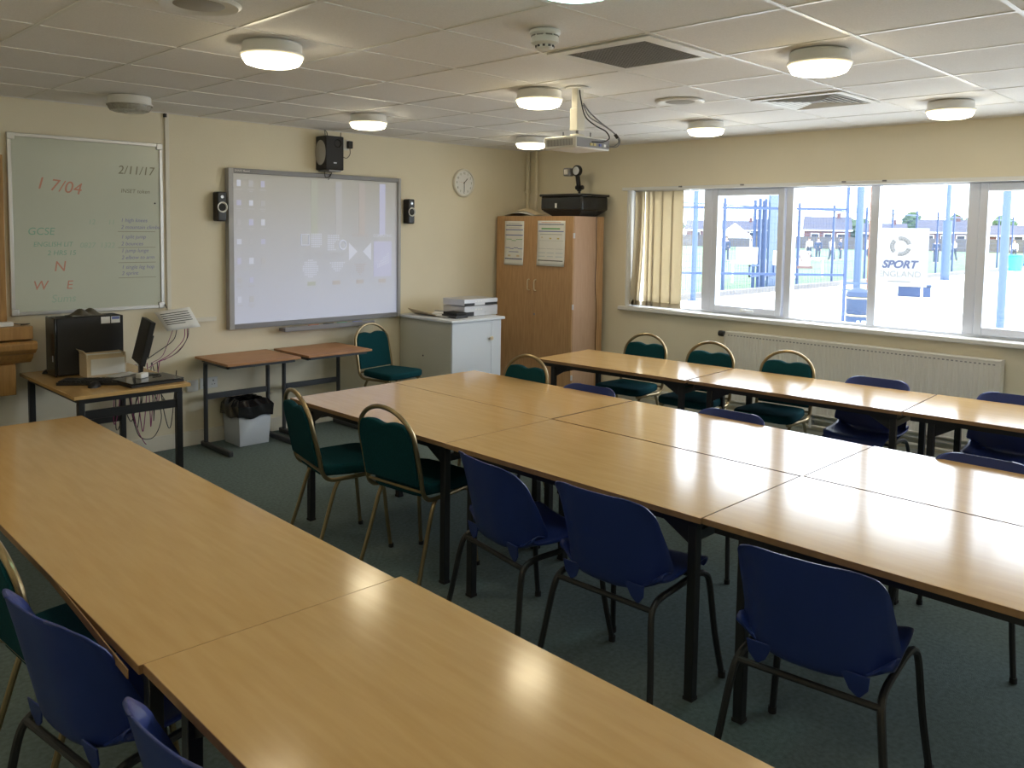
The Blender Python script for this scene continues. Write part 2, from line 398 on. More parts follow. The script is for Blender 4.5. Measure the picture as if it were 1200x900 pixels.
table(x1+.004, x2+.002, yc-.01, yb, 'beech centre table between the two blue chair backs on the window side', CG)
table(x1+.012, x2+.016, yd-.01, yc-.01, 'beech centre table lit white by the window at the right edge', CG)
FG = 'beech tables in the row beside the window'
for (a, b, lb) in (((4.793, 4.442, 5.491, 4.464), (4.885, 3.125, 5.593, 3.25), 'beech table at the wardrobe end of the window row'),
                   ((4.881, 3.117, 5.593, 3.25), (4.969, 1.747, 5.705, 1.794), 'middle beech table of the window row'),
                   ((4.969, 1.747, 5.705, 1.794), (5.06, .42, 5.80, .45), 'beech table of the window row cut off by the right edge')):
    cx = (a[0]+a[2]+b[0]+b[2])/4; cy = (a[1]+b[1])/2-.0
    L_ = abs(a[1]-b[1])
    table(cx-.355, cx+.355, cy-L_/2+.03, cy+L_/2+.03, lb, FG, rz=.062)
NG = 'beech tables in the row nearest the camera'
ta = table(.757, 1.477+.01, 1.9005, 4.66, 'long beech table of the nearest row, its edge strip peeling away on one side', NG, rz=-.019, gap=.0001)
table(.728, 1.468, .515, 1.9005, 'beech table in the foreground with bright lamp reflections on it', NG, rz=-.019, gap=.0001)
# loose edge strip peeled away from the side of the middle table
st = MB()
path = [(-.3615, -.45-t_*.928, 0) for t_ in (0, .2, .4, .6, .8, 1)]
off = [0.0, .003, .009, .016, .024, .031]
for k in range(5):
    p, q = path[k], path[k+1]
    st.beam((p[0]-off[k]+.004, p[1], TH-.0125), (q[0]-off[k+1]+.004, q[1], TH-.0125), .003, .022)
st.build('loose_edge_strip', 'beech_edge', ta)
ta.children[-1]['label'] = 'loose brown edge strip peeling off'

# ------------------------------------------------------------------ chairs
def make_blue(label, grp):
    t = thing('plastic_stacking_chair', label, 'chair', group=grp)
    prof = [(.215, .408, .34), (.213, .425, .37), (.190, .440, .395), (.12, .438, .41), (.02, .428, .42), (-.08, .418, .435), (-.145, .411, .445), (-.180, .426, .45), (-.198, .475, .448), (-.212, .54, .44), (-.228, .61, .432), (-.243, .68, .42), (-.250, .715, .402), (-.254, .735, .375), (-.256, .748, .33), (-.2568, .755, .28), (-.257, .758, .20)]
    pp = cat_rom([(a, w_, b_) for a, b_, w_ in prof], 3)
    N = len(pp)
    def fn(u, v):
        k = min(int(v*(N-1)+.5), N-1); P_ = pp[k]; s = k/(N-1)
        t_ = (u-.5)*2; w_ = P_.y/2
        k0, k1 = max(k-1, 0), min(k+1, N-1)
        d = Vector((pp[k1].x-pp[k0].x, pp[k1].z-pp[k0].z)).normalized(); nx, nz = (d.y, -d.x)
        if nx*1+nz*1 < 0: nx, nz = -nx, -nz
        c = .012+.045*math.exp(-((s-.52)/.16)**2)+.028*(s > .55)*min(1, (s-.55)*8)
        q_ = abs(t_*w_)/.205
        lift = (c+.03*math.exp(-((s-.5)/.14)**2))*q_**3.4+.012*q_*q_
        roll = -.006*max(0, abs(t_)-.93)/.07
        return (P_.x+nx*(lift+roll), t_*w_, P_.z+nz*(lift+roll))
    MB().grid(fn, 26, N-1).build('shell', 'blue', t, solid=.0055, bevel=0)
    # moulded lobes below the back of the shell
    for s_ in (-1, 1): MB().prism([(s_*.095, .452), (s_*.175, .452), (s_*.170, .41), (s_*.145, .378), (s_*.118, .40)], -.0025, .0025, lambda u, v, h: (-.170-(v-.385)*.15+h, u, v)).build('shell_lobe', 'blue', t, bevel=.002)
    for s_ in (-1, 1):
        r = .0115
        MB().tube(cat_rom([(-.02, s_*.195, .402), (-.11, s_*.197, .398), (-.165, s_*.203, .38), (-.19, s_*.212, .33), (-.215, s_*.232, .17), (-.245, s_*.25, .01)], 4), r, 8).build('leg', 'blackmetal', t)
        MB().tube(cat_rom([(-.02, s_*.195, .402), (.11, s_*.198, .412), (.168, s_*.205, .405), (.195, s_*.213, .36), (.215, s_*.228, .18), (.245, s_*.247, .01)], 4), r, 8).build('leg', 'blackmetal', t)
        for fx, fy in ((-.245, .25), (.245, .247)): MB().cyl((fx, s_*fy, .0), (fx, s_*fy, .022), .014, 10).build('foot', 'blackmatt', t)
    MB().tube([(-.172, -.205, .374), (-.172, .205, .374)], .0105, 8).build('stretcher', 'blackmetal', t)
    MB().tube([(.12, -.197, .405), (.12, .197, .405)], .0095, 8).build('stretcher', 'blackmetal', t)
    return t
def make_gold(label, grp):
    t = thing('banquet_chair', label, 'chair', group=grp)
    pts = [(.19, .185, .425), (.10, .19, .42), (-.06, .195, .415), (-.12, .197, .418), (-.155, .198, .44), (-.172, .198, .48), (-.185, .198, .55), (-.215, .197, .68)]
    zc = .70; a_, b_ = .197, .163
    arch = [(-.218-.035*math.sin(k*PI/14)-.0, a_*math.cos(k*PI/14), zc+b_*math.sin(k*PI/14)) for k in range(1, 14)]
    full = [Vector(p) for p in pts]+[Vector(p) for p in arch]+[Vector((p[0], -p[1], p[2])) for p in pts[::-1]]
    MB().tube(cat_rom(full, 3), .0115, 10).build('back_frame', 'gold', t)
    # back pad with a waved top edge leaving a hand hole under the arch
    def hw(z):
        return .186 if z < zc else .186*math.sqrt(max(0, 1-((z-zc)/(b_-.004))**2))
    top = []
    for k in range(25):
        u = 1-2*k/24
        yy = u*.150
        zt = .797-.016*math.exp(-(yy/.045)**2)-.012*abs(u)**3
        top.append((yy*1.0, zt))
    side_r = [(.186, .49), (.186, .60), (.186, zc)]+[(hw(z)*.99, z) for z in (.72, .745, .768)]
    side_l = [(-a, b) for a, b in side_r[::-1]]
    poly = side_r+top+side_l
    tilt = lambda u, v, h: (-.178-(v-.49)*.205+h, u, v)
    MB().prism(poly, -.017, .02, tilt).build('back_pad', 'teal', t, bevel=.009, seg=3)
    MB().tube([(-.165, -.197, .462), (-.165, .197, .462)], .008, 8).build('back_rail', 'gold', t)
    sp = [(-.15, -.17), (-.165, -.12), (-.165, .12), (-.15, .17), (-.02, .198), (.15, .212), (.20, .20), (.225, .15), (.232, 0), (.225, -.15), (.20, -.20), (.15, -.212), (-.02, -.198)]
    MB().prism(sp, .43, .487).build('seat_pad', 'teal', t, bevel=.018, seg=4)
    for s_ in (-1, 1):
        MB().tube(cat_rom([(-.07, s_*.19, .415), (-.10, s_*.193, .36), (-.15, s_*.20, .2), (-.21, s_*.212, .01)], 4), .0105, 8).build('leg', 'gold', t)
        MB().tube(cat_rom([(.12, s_*.188, .42), (.16, s_*.188, .405), (.178, s_*.19, .35), (.195, s_*.197, .18), (.215, s_*.205, .01)], 4), .0105, 8).build('leg', 'gold', t)
        for fx, fy in ((-.213, .2125), (.217, .2055)): MB().cyl((fx, s_*fy, .0), (fx, s_*fy, .02), .0135, 10).build('foot', 'blackmatt', t)
    return t
blue0 = make_blue('', 'x'); gold0 = make_gold('', 'x')
used = []
def chair(src, x, y, rz, label, grp):
    if src not in used:
        used.append(src); src.location = (x, y, 0); src.rotation_euler = (0, 0, rz); src['label'] = label; src['group'] = grp; return src
    return dup(src, (x, y, 0), rz, label, grp)
GA = 'green and gold banquet chairs'; GB = 'blue plastic stacking chairs'
R = math.radians
def bchair(x, y, d, label, sc=1.045): o = chair(blue0, x, y, R(d), label, GB); o.scale = (sc, sc, sc); return o
bchair(2.533, 1.085, 6, 'navy blue plastic chair nearest the camera at the centre table, fully in view')
bchair(2.578, 1.872, 2, 'dark blue plastic chair directly beyond the nearest whole one at the centre table')
bchair(2.55, 2.39, -10, 'dark blue plastic chair next to the green chairs at the side of the centre table')
bchair(3.855, 3.29, 184, 'blue plastic chair tucked in beside the green arched chair behind the centre tables', .98)
bchair(3.86, 2.31, 182, 'blue plastic chair back showing over the window side of the middle centre table', .98)
bchair(3.86, 1.07, 182, 'blue plastic chair back at the right edge, between centre table and window row', .98)
bchair(5.47, 2.15, 184, 'blue plastic chair before the radiator with its bright seat showing under the table', 1)
bchair(5.54, 1.36, 184, 'blue plastic chair by the window at the right edge, behind the window row', 1)
bchair(.84, 2.24, 8, 'bright blue plastic chair under the nearest table in the lower left corner')
bchair(.86, 1.50, 4, 'blue plastic chair at the bottom edge with only its curved rim in view')
chair(gold0, 2.54, 3.80, R(-12), 'dark green chair with brass frame at the corner of the centre table near the bin', GA)
chair(gold0, 2.655, 3.25, R(5), 'dark green brass-framed chair next to the blue chairs at the centre table', GA)
chair(gold0, 4.415, 5.82, R(-82), 'green chair with shiny gold frame standing against the front wall by the white cabinet', GA)
chair(gold0, 3.865, 3.88, R(180), 'green chair with gold arch behind the centre table, in front of the wardrobe', GA)
chair(gold0, 5.48, 4.04, R(184), 'teal-seated gold chair by the window row, closest to the wardrobe', GA)
chair(gold0, 5.46, 3.42, R(184), 'teal-seated gold chair in the middle of three by the window, left of the radiator valve', GA)
chair(gold0, 5.48, 2.80, R(184), 'teal-seated gold chair in front of the radiator, beside the blue chair', GA)
chair(gold0, .85, 2.69, R(4), 'dark green brass-framed chair cut by the left edge at the nearest table', GA)

# ------------------------------------------------------------------ wardrobe
wd = thing('wardrobe', 'tall light oak wardrobe with double doors in the corner', 'wardrobe', (6.09, 5.19, 0))
W_, D_, HH = 1.035, .455, 1.845
MB().box((.018, 0, .06), (D_, .018, HH-.0)).box((.018, W_-.018, .06), (D_, W_, HH)).box((.018, .018, HH-.018), (D_, W_-.018, HH)).box((.018, .018, .06), (D_, W_-.018, .078)).box((D_-.012, .018, .078), (D_, W_-.018, HH-.018)).build('carcass', 'oak_side', wd)
MB().box((.03, .01, 0), (D_, W_-.01, .06)).build('plinth', 'oak', wd)
MB().box((D_-.10, -.003, .06), (D_, -.0002, HH)).build('side_strip', 'oak', wd)
for a, b, hy in ((.003, W_/2-.0015, W_/2-.045), (W_/2+.0015, W_-.003, W_/2+.045)):
    d = MB().box((0, a, .065), (.018, b, HH-.002)).build('door', 'oak', wd, bevel=.0015)
    MB().tube(cat_rom([(0, hy, 1.11), (-.022, hy, 1.115), (-.028, hy, 1.14), (-.028, hy, 1.19), (-.022, hy, 1.213), (0, hy, 1.218)]), .006, 8).build('handle', 'chrome' if 0 else 'manila', d)
MB().cyl((-.004, W_/2-.03, .875), (.002, W_/2-.03, .875), .011).build('lock', 'greyframe', wd)
for zz in (.3, .98, 1.66): MB().cb((.008, -.004, zz), (.022, .008, .05)).build('hinge', 'silver', wd)
def poster(name, y0, y1, z0, z1, label, lines):
    t = thing(name, label, 'poster', (6.0895, (y0+y1)/2, z0)); w = (y1-y0)/2; h = z1-z0
    def f(u, v): return (-.001-.006*math.sin(PI*u)*.5-.010*(1-v)**3, -w+2*w*u, h*v)
    sh = MB().grid(f, 8, 12).build('sheet', 'paper', t, solid=.0006)
    for (a, b, zc, th, m_) in lines:
        v = zc; u0 = 1-a; u1 = 1-b
        def q(u, vv, du=u0, du1=u1, v=v, th=th): 
            U = du1+(du-du1)*u; V = v+(vv-.5)*th; p_ = f(U, V); return (p_[0]-.0013, p_[1], p_[2])
        MB().grid(q, 6, 1).build('printed_line', m_, t, solid=.0003, smooth=False)
    return t
poster('timetable_poster', 5.835, 6.105, 1.352, 1.795, 'narrow white poster of coloured wavy lines on the wardrobe, the one nearer the wall', [
    (.08, .92, .90, .018, 'navyink'), (.2, .8, .945, .010, 'greyink'), (.05, .95, .80, .02, 'bluei'), (.2, .8, .845, .008, 'greyink'), (.05, .95, .68, .02, 'bluei'),
    (.1, .38, .585, .012, 'greenprint'), (.38, .62, .555, .012, 'greenprint'), (.62, .92, .585, .012, 'greenprint'), (.06, .3, .39, .014, 'bluei'), (.3, .5, .37, .014, 'bluei'), (.5, .72, .39, .014, 'bluei'), (.72, .95, .37, .014, 'bluei'),
    (.25, .75, .30, .014, 'bluei'), (.2, .34, .21, .04, 'manila'), (.66, .8, .21, .04, 'manila'), (.05, .95, .14, .02, 'navyink')])
poster('information_poster', 5.29, 5.65, 1.36, 1.80, 'wide white poster with a green heading and table on the wardrobe', [
    (.05, .95, .92, .016, 'navyink'), (.15, .85, .96, .01, 'red'), (.15, .82, .825, .034, 'greenprint'), (.05, .95, .765, .02, 'bluei'), (.1, .9, .70, .012, 'greyink'),
    (.15, .2, .63, .03, 'manila'), (.45, .52, .61, .03, 'amber'), (.72, .8, .61, .03, 'amber'),
    (.05, .33, .38, .006, 'greyink'), (.36, .64, .38, .006, 'greyink'), (.67, .95, .38, .006, 'greyink'), (.05, .95, .56, .005, 'greyink'),
    (.06, .32, .29, .02, 'faint'), (.37, .63, .29, .02, 'faint'), (.68, .94, .29, .02, 'faint'), (.06, .3, .21, .02, 'faint'), (.38, .6, .21, .02, 'faint'), (.68, .94, .21, .02, 'faint'), (.05, .95, .12, .018, 'blackink')])
# papers lying on the wardrobe
pf = MB()
random.seed(5)
def pl(u, v): return (-.12+.24*u, -.2+.40*v, .006+.045*math.sin(v*PI)*(.6+.4*math.sin(u*5)))
tp = thing('paper_pile', 'loose white papers lying on top of the wardrobe', 'papers', (6.26, 5.98, HH))
MB().grid(pl, 8, 10).build('sheet', 'paper', tp, solid=.001)
MB().grid(lambda u, v: (pl(u, v)[0]*.9+.02, pl(u, v)[1]*.95-.03, pl(u, v)[2]*1.5+.004), 8, 10).build('sheet', 'manila', tp, solid=.001)
# overhead projector
oh = thing('overhead_projector', 'black overhead projector with folded arm on top of the wardrobe', 'projector', (6.34, 5.40, HH))
k = MB()
for (a, b_, z0, z1) in ((.16, .20, 0, .055),):
    vs = [(-.13, -.17, z0), (.13, -.17, z0), (.13, .17, z0), (-.13, .17, z0), (-.19, -.25, z1), (.19, -.25, z1), (.19, .25, z1), (-.19, .25, z1)]
    k.add(vs, [(0, 3, 2, 1), (4, 5, 6, 7), (0, 1, 5, 4), (1, 2, 6, 5), (2, 3, 7, 6), (3, 0, 4, 7)])
k.build('base_tray', 'blackmatt', oh, bevel=.006)
MB().box((-.20, -.265, .055), (.20, .265, .195)).build('lamp_box', 'glossblack', oh, bevel=.02, seg=3)
MB().box((-.21, -.275, .19), (.21, .275, .215)).build('stage', 'black', oh, bevel=.008)
MB().box((-.206, -.02+.07, .08), (-.2, .0+.07, .125)).build('switch', 'white', oh)
MB().cyl((.05, -.02, .16), (.05, -.02, .34), .012).build('post', 'black', oh)
MB().beam((.05, -.02, .25), (.005, -.03, .41), .035, .03).cyl((.05, -.065, .285), (.05, .02, .285), .022).build('arm', 'black', oh, bevel=.003)
MB().lathe([(.0, -.02), (.045, -.02), (.055, -.012), (.055, .012), (.045, .02), (0, .02)], (.0, -.03, .445), 24, 'x').build('lens_ring', 'black', oh)
MB().lathe([(0, -.006), (.032, -.004), (.04, 0), (.032, .004), (0, .006)], (-.02, -.03, .445), 24, 'x').build('lens', 'silver', oh)
MB().box((-.05, .03, .395), (.03, .11, .475)).build('mirror_head', 'greyframe', oh, bevel=.012)
MB().box((-.053, .045, .41), (-.05, .095, .46)).build('mirror', 'chrome', oh)
MB().tube(cat_rom([(0.03, -.26, .07), (-.02, -.285, .0), (-.03, -.225-.0, -.0)] if 0 else [(6.36, 5.14, 1.93), (6.37, 5.13, 1.88), (6.40, 5.165, 1.80), (6.42, 5.172, 1.5), (6.41, 5.172, 1.2), (6.44, 5.172, .9), (6.43, 5.17, .6), (6.45, 5.16, .1)]), .0035, 6).build('cord', 'black', None)
tag(bpy.data.objects['cord'], 'thin black cord hanging down the side of the wardrobe', 'cord')

# ------------------------------------------------------------------ white cabinet with recorders
cb = thing('white_cabinet', 'low white cabinet with a door between board and wardrobe', 'cabinet', (4.87, 5.52, 0))
MB().box((0, .018, .06), (.018, .74, .88)).box((.585, .018, .06), (.603, .74, .88)).box((.018, .72, .06), (.585, .74, .88)).box((.018, .018, .06), (.585, .72, .078)).build('carcass', 'cabside', cb)
MB().box((.018, .03, 0), (.585, .72, .06)).build('plinth', 'cabwhite', cb)
MB().box((-.025, -.022, .88), (.635, .75, .906)).build('worktop', 'cabwhite', cb, bevel=.006)
dd = MB().box((.001, 0, .065), (.478, .018, .876)).build('door', 'cabwhite', cb, bevel=.0015)
MB().lathe([(.006, 0), (.008, .012), (.018, .02), (.018, .028), (.008, .032)], (.462, 0, .715), 16, 'y', -1).build('knob', 'manila', dd)
MB().box((.481, 0, .065), (.602, .018, .876)).build('door', 'cabwhite', cb, bevel=.0015)
MB().cyl((-.002, .40, .55), (.002, .40, .55), .008).build('screw_cap', 'blackmatt', cb)
def recorder(name, label, x, y, z, w, d, h, dark):
    t = thing(name, label, 'video recorder', (x, y, z))
    MB().box((0, .004, .004), (w, d, h)).build('body', 'silver', t, bevel=.003)
    MB().box((0, 0, h*.45), (w, .006, h)).build('front_panel', 'silver', t, bevel=.001)
    MB().box((.004, 0, .006), (w*.3 if dark == 1 else w*.28, .006, h*.45)).build('display', 'black', t)
    MB().box((w*.62, -.001, .006), (w-.004, .006, h*.42)).build('cassette_flap', 'black' if dark == 1 else 'silver', t)
    for kx in (.32, .4, .48): MB().box((w*kx, -.002, h*.6), (w*kx+.018, .001, h*.75)).build('button', 'white', t)
    for fx in (.03, w-.05): MB().box((fx, .03, 0), (fx+.02, .05, .005)).box((fx, d-.05, 0), (fx+.02, d-.03, .005)).build('foot', 'black', t)
    return t
recorder('video_recorder', 'silver video recorder at the bottom of the stack on the cabinet', 5.14, 5.66, .906, .42, .30, .095, 2)
recorder('disc_player', 'silver and dark player on top of the stack on the cabinet', 5.12, 5.64, 1.003, .42, .30, .065, 1)
tb_ = thing('set_top_box', 'small black box with a black remote beside the silver recorders', 'box', (4.985, 5.60, .906))
MB().box((0, 0, 0), (.145, .20, .03)).build('body', 'black', tb_, bevel=.004)
MB().box((.01, .005, .031), (.13, .19, .052)).build('upper_case', 'blackmatt', tb_, bevel=.004)
cp = thing('curled_papers', 'curled cream papers and cables at the back of the white cabinet', 'papers', (4.90, 5.98, .908))
def cu(u, v): return (.0+.30*u, -.15+.36*v, .004+.07*max(0, .25-u)**1.2*4*(.5+.5*v))
MB().grid(cu, 14, 8).build('sheet', 'manila', cp, solid=.001)
MB().grid(lambda u, v: (.06+.24*u, -.28+.25*v, .008+.03*math.sin(u*PI)*v), 10, 6).build('sheet', 'paper', cp, solid=.001)
MB().tube(cat_rom([(.05, -.1, .02), (.12, -.2, .03), (.2, -.12, .035), (.16, .0, .04), (.25, .05, .03)]), .003, 6).build('cable', 'greyframe', cp)

M['sideframe'] = mat('grey_side_frame', (.40, .40, .41), .45)
# ------------------------------------------------------------------ interactive board, speakers, clock
sb = thing('interactive_whiteboard', 'wide interactive whiteboard showing a faint projected desktop', 'interactive whiteboard', (3.99, Y, 1.526))
bx0, bx1, bz0, bz1 = -.852, .852, -.64, .64
def yv(d): return -d
MB().box((bx0+.04, -.035, bz0+.04), (bx1-.03, -.02, bz1-.035)).build('screen', 'screen', sb)
MB().box((bx0, -.06, bz0), (bx0+.045, -.001, bz1)).build('side_frame', 'sideframe', sb, bevel=.004)
MB().box((bx1-.03, -.06, bz0), (bx1, -.001, bz1)).build('side_frame', 'sideframe', sb, bevel=.004)
MB().box((bx0+.045, -.055, bz1-.038), (bx1-.03, -.001, bz1)).build('top_frame', 'greyframe', sb, bevel=.003)
MB().box((bx0+.045, -.055, bz0), (bx1-.03, -.001, bz0+.04)).build('bottom_frame', 'greyframe', sb, bevel=.003)
MB().box((bx0+.05, -.02, bz0+.02), (bx1-.05, 0, bz1-.02)).build('back_box', 'greyframe', sb)
text('maker_lettering', 'SMART Board', .022, 'white', sb, (bx0+.055, -.0562, bz1-.026), (PI/2, 0, 0), .0004)
tr_ = MB().box((-.40, -.13, bz0-.045), (.50, -.03, bz0-.018)).box((-.40, -.135, bz0-.045), (.50, -.128, bz0-.005)).build('pen_tray', 'greyframe', sb, bevel=.006)
for px_, m_ in ((-.15, 'red'), (.0, 'blackink'), (.14, 'green'), (.3, 'bluei')):
    MB().cyl((px_, -.08, bz0-.012), (px_+.10, -.08, bz0-.012), .006, 8).build('pen', m_, tr_)
sd = -.0362
def icon(cx, cz, w, h, m_): MB().box((cx-w/2, sd, cz-h/2), (cx+w/2, sd+.001, cz+h/2)).build('screen_icon', m_, sb, smooth=False)
for c_ in range(3):
    for r_ in range(7):
        if r_ == 5 and c_ == 2 or r_ == 6 and c_ > 1: continue
        cx = bx0+.10+c_*.105; cz = bz1-.115-r_*.155
        icon(cx, cz, .034+.006*((c_+r_) % 2), .05-.008*(r_ % 2), ('s_white', 's_blue', 's_grey')[(c_*2+r_) % 3]); icon(cx, cz-.048, .055, .008, 's_grey')
        if (c_+r_) % 2: icon(cx, cz-.064, .03, .007, 's_grey')
for k_, (cx, m_) in enumerate(((-.08, 's_green'), (.165, 's_grey'), (.41, 's_pink'), (.635, 's_blue'))):
    icon(cx+.02, .35, .065, .46, m_)
def dots(cx, cz, m_, nx, nz, skip, s=.011, p=.0175):
    d = MB()
    for i in range(nx):
        for j in range(nz):
            if skip(i, j, nx, nz): continue
            xx = cx+(i-(nx-1)/2)*p; zz = cz+(j-(nz-1)/2)*p
            d.box((xx-s/2, sd-.0006, zz-s/2), (xx+s/2, sd, zz+s/2))
    d.build('screen_icon', m_, sb, smooth=False)
text('screen_lettering', 'ENGLISH', .045, 's_grey', sb, (-.08, sd-.0006, -.065), (PI/2, 0, 0), .0003, 'CENTER')
text('screen_lettering', 'MATHS', .045, 's_grey', sb, (.17, sd-.0006, -.065+.0), (PI/2, 0, 0), .0003, 'CENTER')
text('screen_lettering', 'SCIENCE', .045, 's_pink', sb, (.41, sd-.0006, .10), (PI/2, 0, 0), .0003, 'CENTER')
text('screen_lettering', 'COMPUTING', .036, 's_white', sb, (.66, sd-.0006, .10), (PI/2, 0, 0), .0003, 'CENTER')
dots(-.04, .07, 's_white', 6, 7, lambda i, j, a, b: j < 1 and i > 4)
MB().tube([(-.19, sd-.001, .03), (-.19, sd-.001, .12), (-.115, sd-.001, .12), (-.115, sd-.001, .03)], .006, 6, True).build('screen_icon', 's_white', sb)
dots(-.10, -.17, 's_white', 9, 9, lambda i, j, a, b: (i-4)**2+(j-4)**2 > 18)
dots(.13, .05, 's_white', 7, 8, lambda i, j, a, b: (i-6)**2+(j-2)**2 < 7)
MB().tube([(.225+.035*math.cos(a*PI/8), sd-.001, .03+.04*math.sin(a*PI/8)) for a in range(16)], .007, 6, True).build('screen_icon', 's_white', sb)
dots(.17, -.17, 's_white', 9, 6, lambda i, j, a, b: (i-4)**2/16+(j-5)**2/20 > 1)
dots(.41, -.19, 's_pink', 7, 6, lambda i, j, a, b: (i-3)**2/9+(j-5)**2/26 > 1)
# helix-like wings of the third tile
wg = MB()
for s_ in (-1, 1): wg.prism([(.41+s_*.03, -.03), (.41+s_*.12, .05), (.41+s_*.12, -.11)], sd-.0006, sd, lambda u, v, h: (u, h, v))
wg.build('screen_icon', 's_white', sb, smooth=False)
icon(.66, -.10, .20, .32, 's_blue')
sg = MB()
for i in range(8):
    for j in range(i//2+2): sg.box((.60+i*.017, sd-.0016, -.18+j*.02+i*.006), (.61+i*.017, sd-.0006, -.168+j*.02+i*.006))
sg.build('screen_icon', 's_white', sb, smooth=False)
for cx in (-.09, .16, .41, .655): icon(cx, -.30, .08, .035, 's_green' if cx < 0 else 's_pink')

def small_speaker(x, z, label, rz=0):
    t = thing('desktop_speaker', label, 'speaker', (x, Y-.052, z), rz, 'small black speakers either side of the board')
    MB().box((-.038, -.035, -.115), (.038, .05, .115)).build('body', 'black', t, bevel=.012, seg=3)
    MB().lathe([(.030, 0), (.040, .004), (.042, .008), (.036, .010), (.034, .004), (.03, .001)], (0, -.035, -.005), 28, 'y', -1).build('chrome_ring', 'white', t)
    MB().lathe([(0.001, .004), (.012, .004), (.03, .0), (.032, 0)], (0, -.036, -.005), 24, 'y', -1).build('cone', 'blackmatt', t)
    MB().lathe([(.006, 0), (.012, .002), (.012, .004), (.006, .004)], (0, -.035, .075), 16, 'y', -1).build('knob', 'silver', t)
    return t
small_speaker(3.072, 1.86, 'small black speaker with a pale ring on the left of the board')
small_speaker(4.945, 1.865, 'small black speaker with a pale ring between board and clock')
sw = thing('subwoofer', 'black speaker box hung on the wall above the interactive board', 'speaker', (3.963, 6.116, 2.195))
MB().box((0, 0, 0), (.178, .16, .285)).build('cabinet', 'blackmatt', sw, bevel=.008)
MB().lathe([(.0, .0), (.075, .0), (.078, .004), (.06, .010), (.0, .012)], (0, .08, .145), 28, 'x', -1).build('side_cone', 'speakergrille', sw)
for v in sw.children[-1].data.vertices: v.co.z = .145+(v.co.z-.145)*1.35
MB().lathe([(.022, -.02), (.03, 0), (.036, .003), (.032, .006), (.02, -.01)], (.115, 0, .225), 24, 'y', -1).build('port', 'glossblack', sw)
MB().box((.075, -.002, .055), (.105, .0, .065)).build('badge', 'silver', sw)
MB().box((.03, .0, -.012), (.15, .165, 0)).build('bracket', 'greyframe', sw)
MB().tube(cat_rom([(.07, .12, .284), (.068, .12, .32), (.075, .14, .343)]), .003, 6).tube(cat_rom([(.09, .12, .284), (.088, .12, .32), (.08, .14, .343)]), .003, 6).build('hanging_wire', 'black', sw)
MB().tube(cat_rom([(.05, .1, -.01), (.06, .1, -.06), (.10, .1, -.05), (.12, .1, -.02), (.1, .12, -.08)]), .003, 6).build('cable', 'black', sw)
so = thing('wall_socket', 'white socket with a black plug and lead beside the wall speaker', 'socket', (4.25, Y, 2.43), group=None)
MB().box((-.045, -.012, -.045), (.045, 0, .045)).build('plate', 'white', so, bevel=.003)
MB().box((.02, -.05, -.03), (.065, -.012, .035)).build('plug', 'blackmatt', so, bevel=.006)
MB().tube(cat_rom([(.045, -.03, -.03), (.045, -.03, -.08), (.01, -.03, -.115), (-.04, -.03, -.10), (-.075, -.03, -.06), (-.06, -.04, .06), (-.05, -.03, .10)]), .003, 6).build('lead', 'black', so)
ck = thing('wall_clock', 'round white wall clock showing half past one', 'clock', (5.657, Y, 2.165))
MB().lathe([(.128, 0), (.138, .004), (.140, .02), (.134, .032), (.124, .034), (.120, .022), (.0, .022)], (0, 0, 0), 48, 'y', -1).build('case', 'whitetrim', ck)
MB().lathe([(.0, .0225), (.1195, .0225), (.1195, .0235), (0, .0235)], (0, 0, 0), 40, 'y', -1).build('face', 'paper', ck)
for h in range(1, 13):
    a = PI/2-h*PI/6
    text('numeral', str(h), .030, 'dark', ck, (.096*math.cos(a), -.0242, .096*math.sin(a)-.010), (PI/2, 0, 0), .0003, 'CENTER')
def hand(name, ang, L_, w):
    a = PI/2-ang; MB().beam((-.01*math.cos(a), -.026, -.01*math.sin(a)), (L_*math.cos(a), -.026, L_*math.sin(a)), w, w*.6).build(name, 'blackink', ck)
hand('hour_hand', R(45), .06, .006); hand('minute_hand', R(180), .09, .0045)
MB().beam((.01, -.028, -.001), (-.07, -.028, .008), .0015, .001).build('second_hand', 'red', ck)
MB().lathe([(.006, .022), (.006, .030)], (0, 0, 0), 12, 'y', -1).build('hub', 'dark', ck)

# ------------------------------------------------------------------ whiteboard with handwriting
wb = thing('whiteboard', 'white dry wipe board with faint red, green and blue handwriting', 'whiteboard', (2.124, Y, 1.70))
wx0, wx1, wz0, wz1 = -.515, .515, -.61, .61
MB().box((wx0+.02, -.014, wz0+.02), (wx1-.02, -.002, wz1-.02)).build('board', 'wb', wb)
for a, b in (((wx0, wz0), (wx1, wz0+.025)), ((wx0, wz1-.025), (wx1, wz1)), ((wx0, wz0+.025), (wx0+.025, wz1-.025)), ((wx1-.025, wz0+.025), (wx1, wz1-.025))):
    MB().box((a[0], -.022, a[1]), (b[0], -.001, b[1])).build('frame_rail', 'alu', wb, bevel=.003)
for a in (wx0, wx1-.045):
    for b in (wz0, wz1-.045): MB().box((a-.002, -.025, b-.002), (a+.047, -.001, b+.047)).build('corner_cap', 'greyframe' if 0 else 'alu', wb, bevel=.006)
def hw(body, size, m_, x, z, rot=0, sh=.15): text('handwriting', body, size, m_, wb, (wx0+x*.955, -.0146, wz1-z), (PI/2, rot, 0), .0003, 'LEFT', sh)
M['wred'] = mat('faded_red_marker', (.58, .27, .20), .5); M['wgreen'] = mat('faded_green_marker', (.26, .47, .36), .5)
M['wgreen2'] = mat('faint_green_marker', (.40, .54, .44), .5); M['wblue'] = mat('faded_blue_marker', (.24, .26, .46), .5); M['wdark'] = mat('faded_black_marker', (.22, .22, .15), .5)
hw('1 7/04', .115, 'wred', .17, .36, .12)
hw('2/11/17', .085, 'wdark', .74, .235)
hw('INSET token', .04, 'wdark', .76, .37)
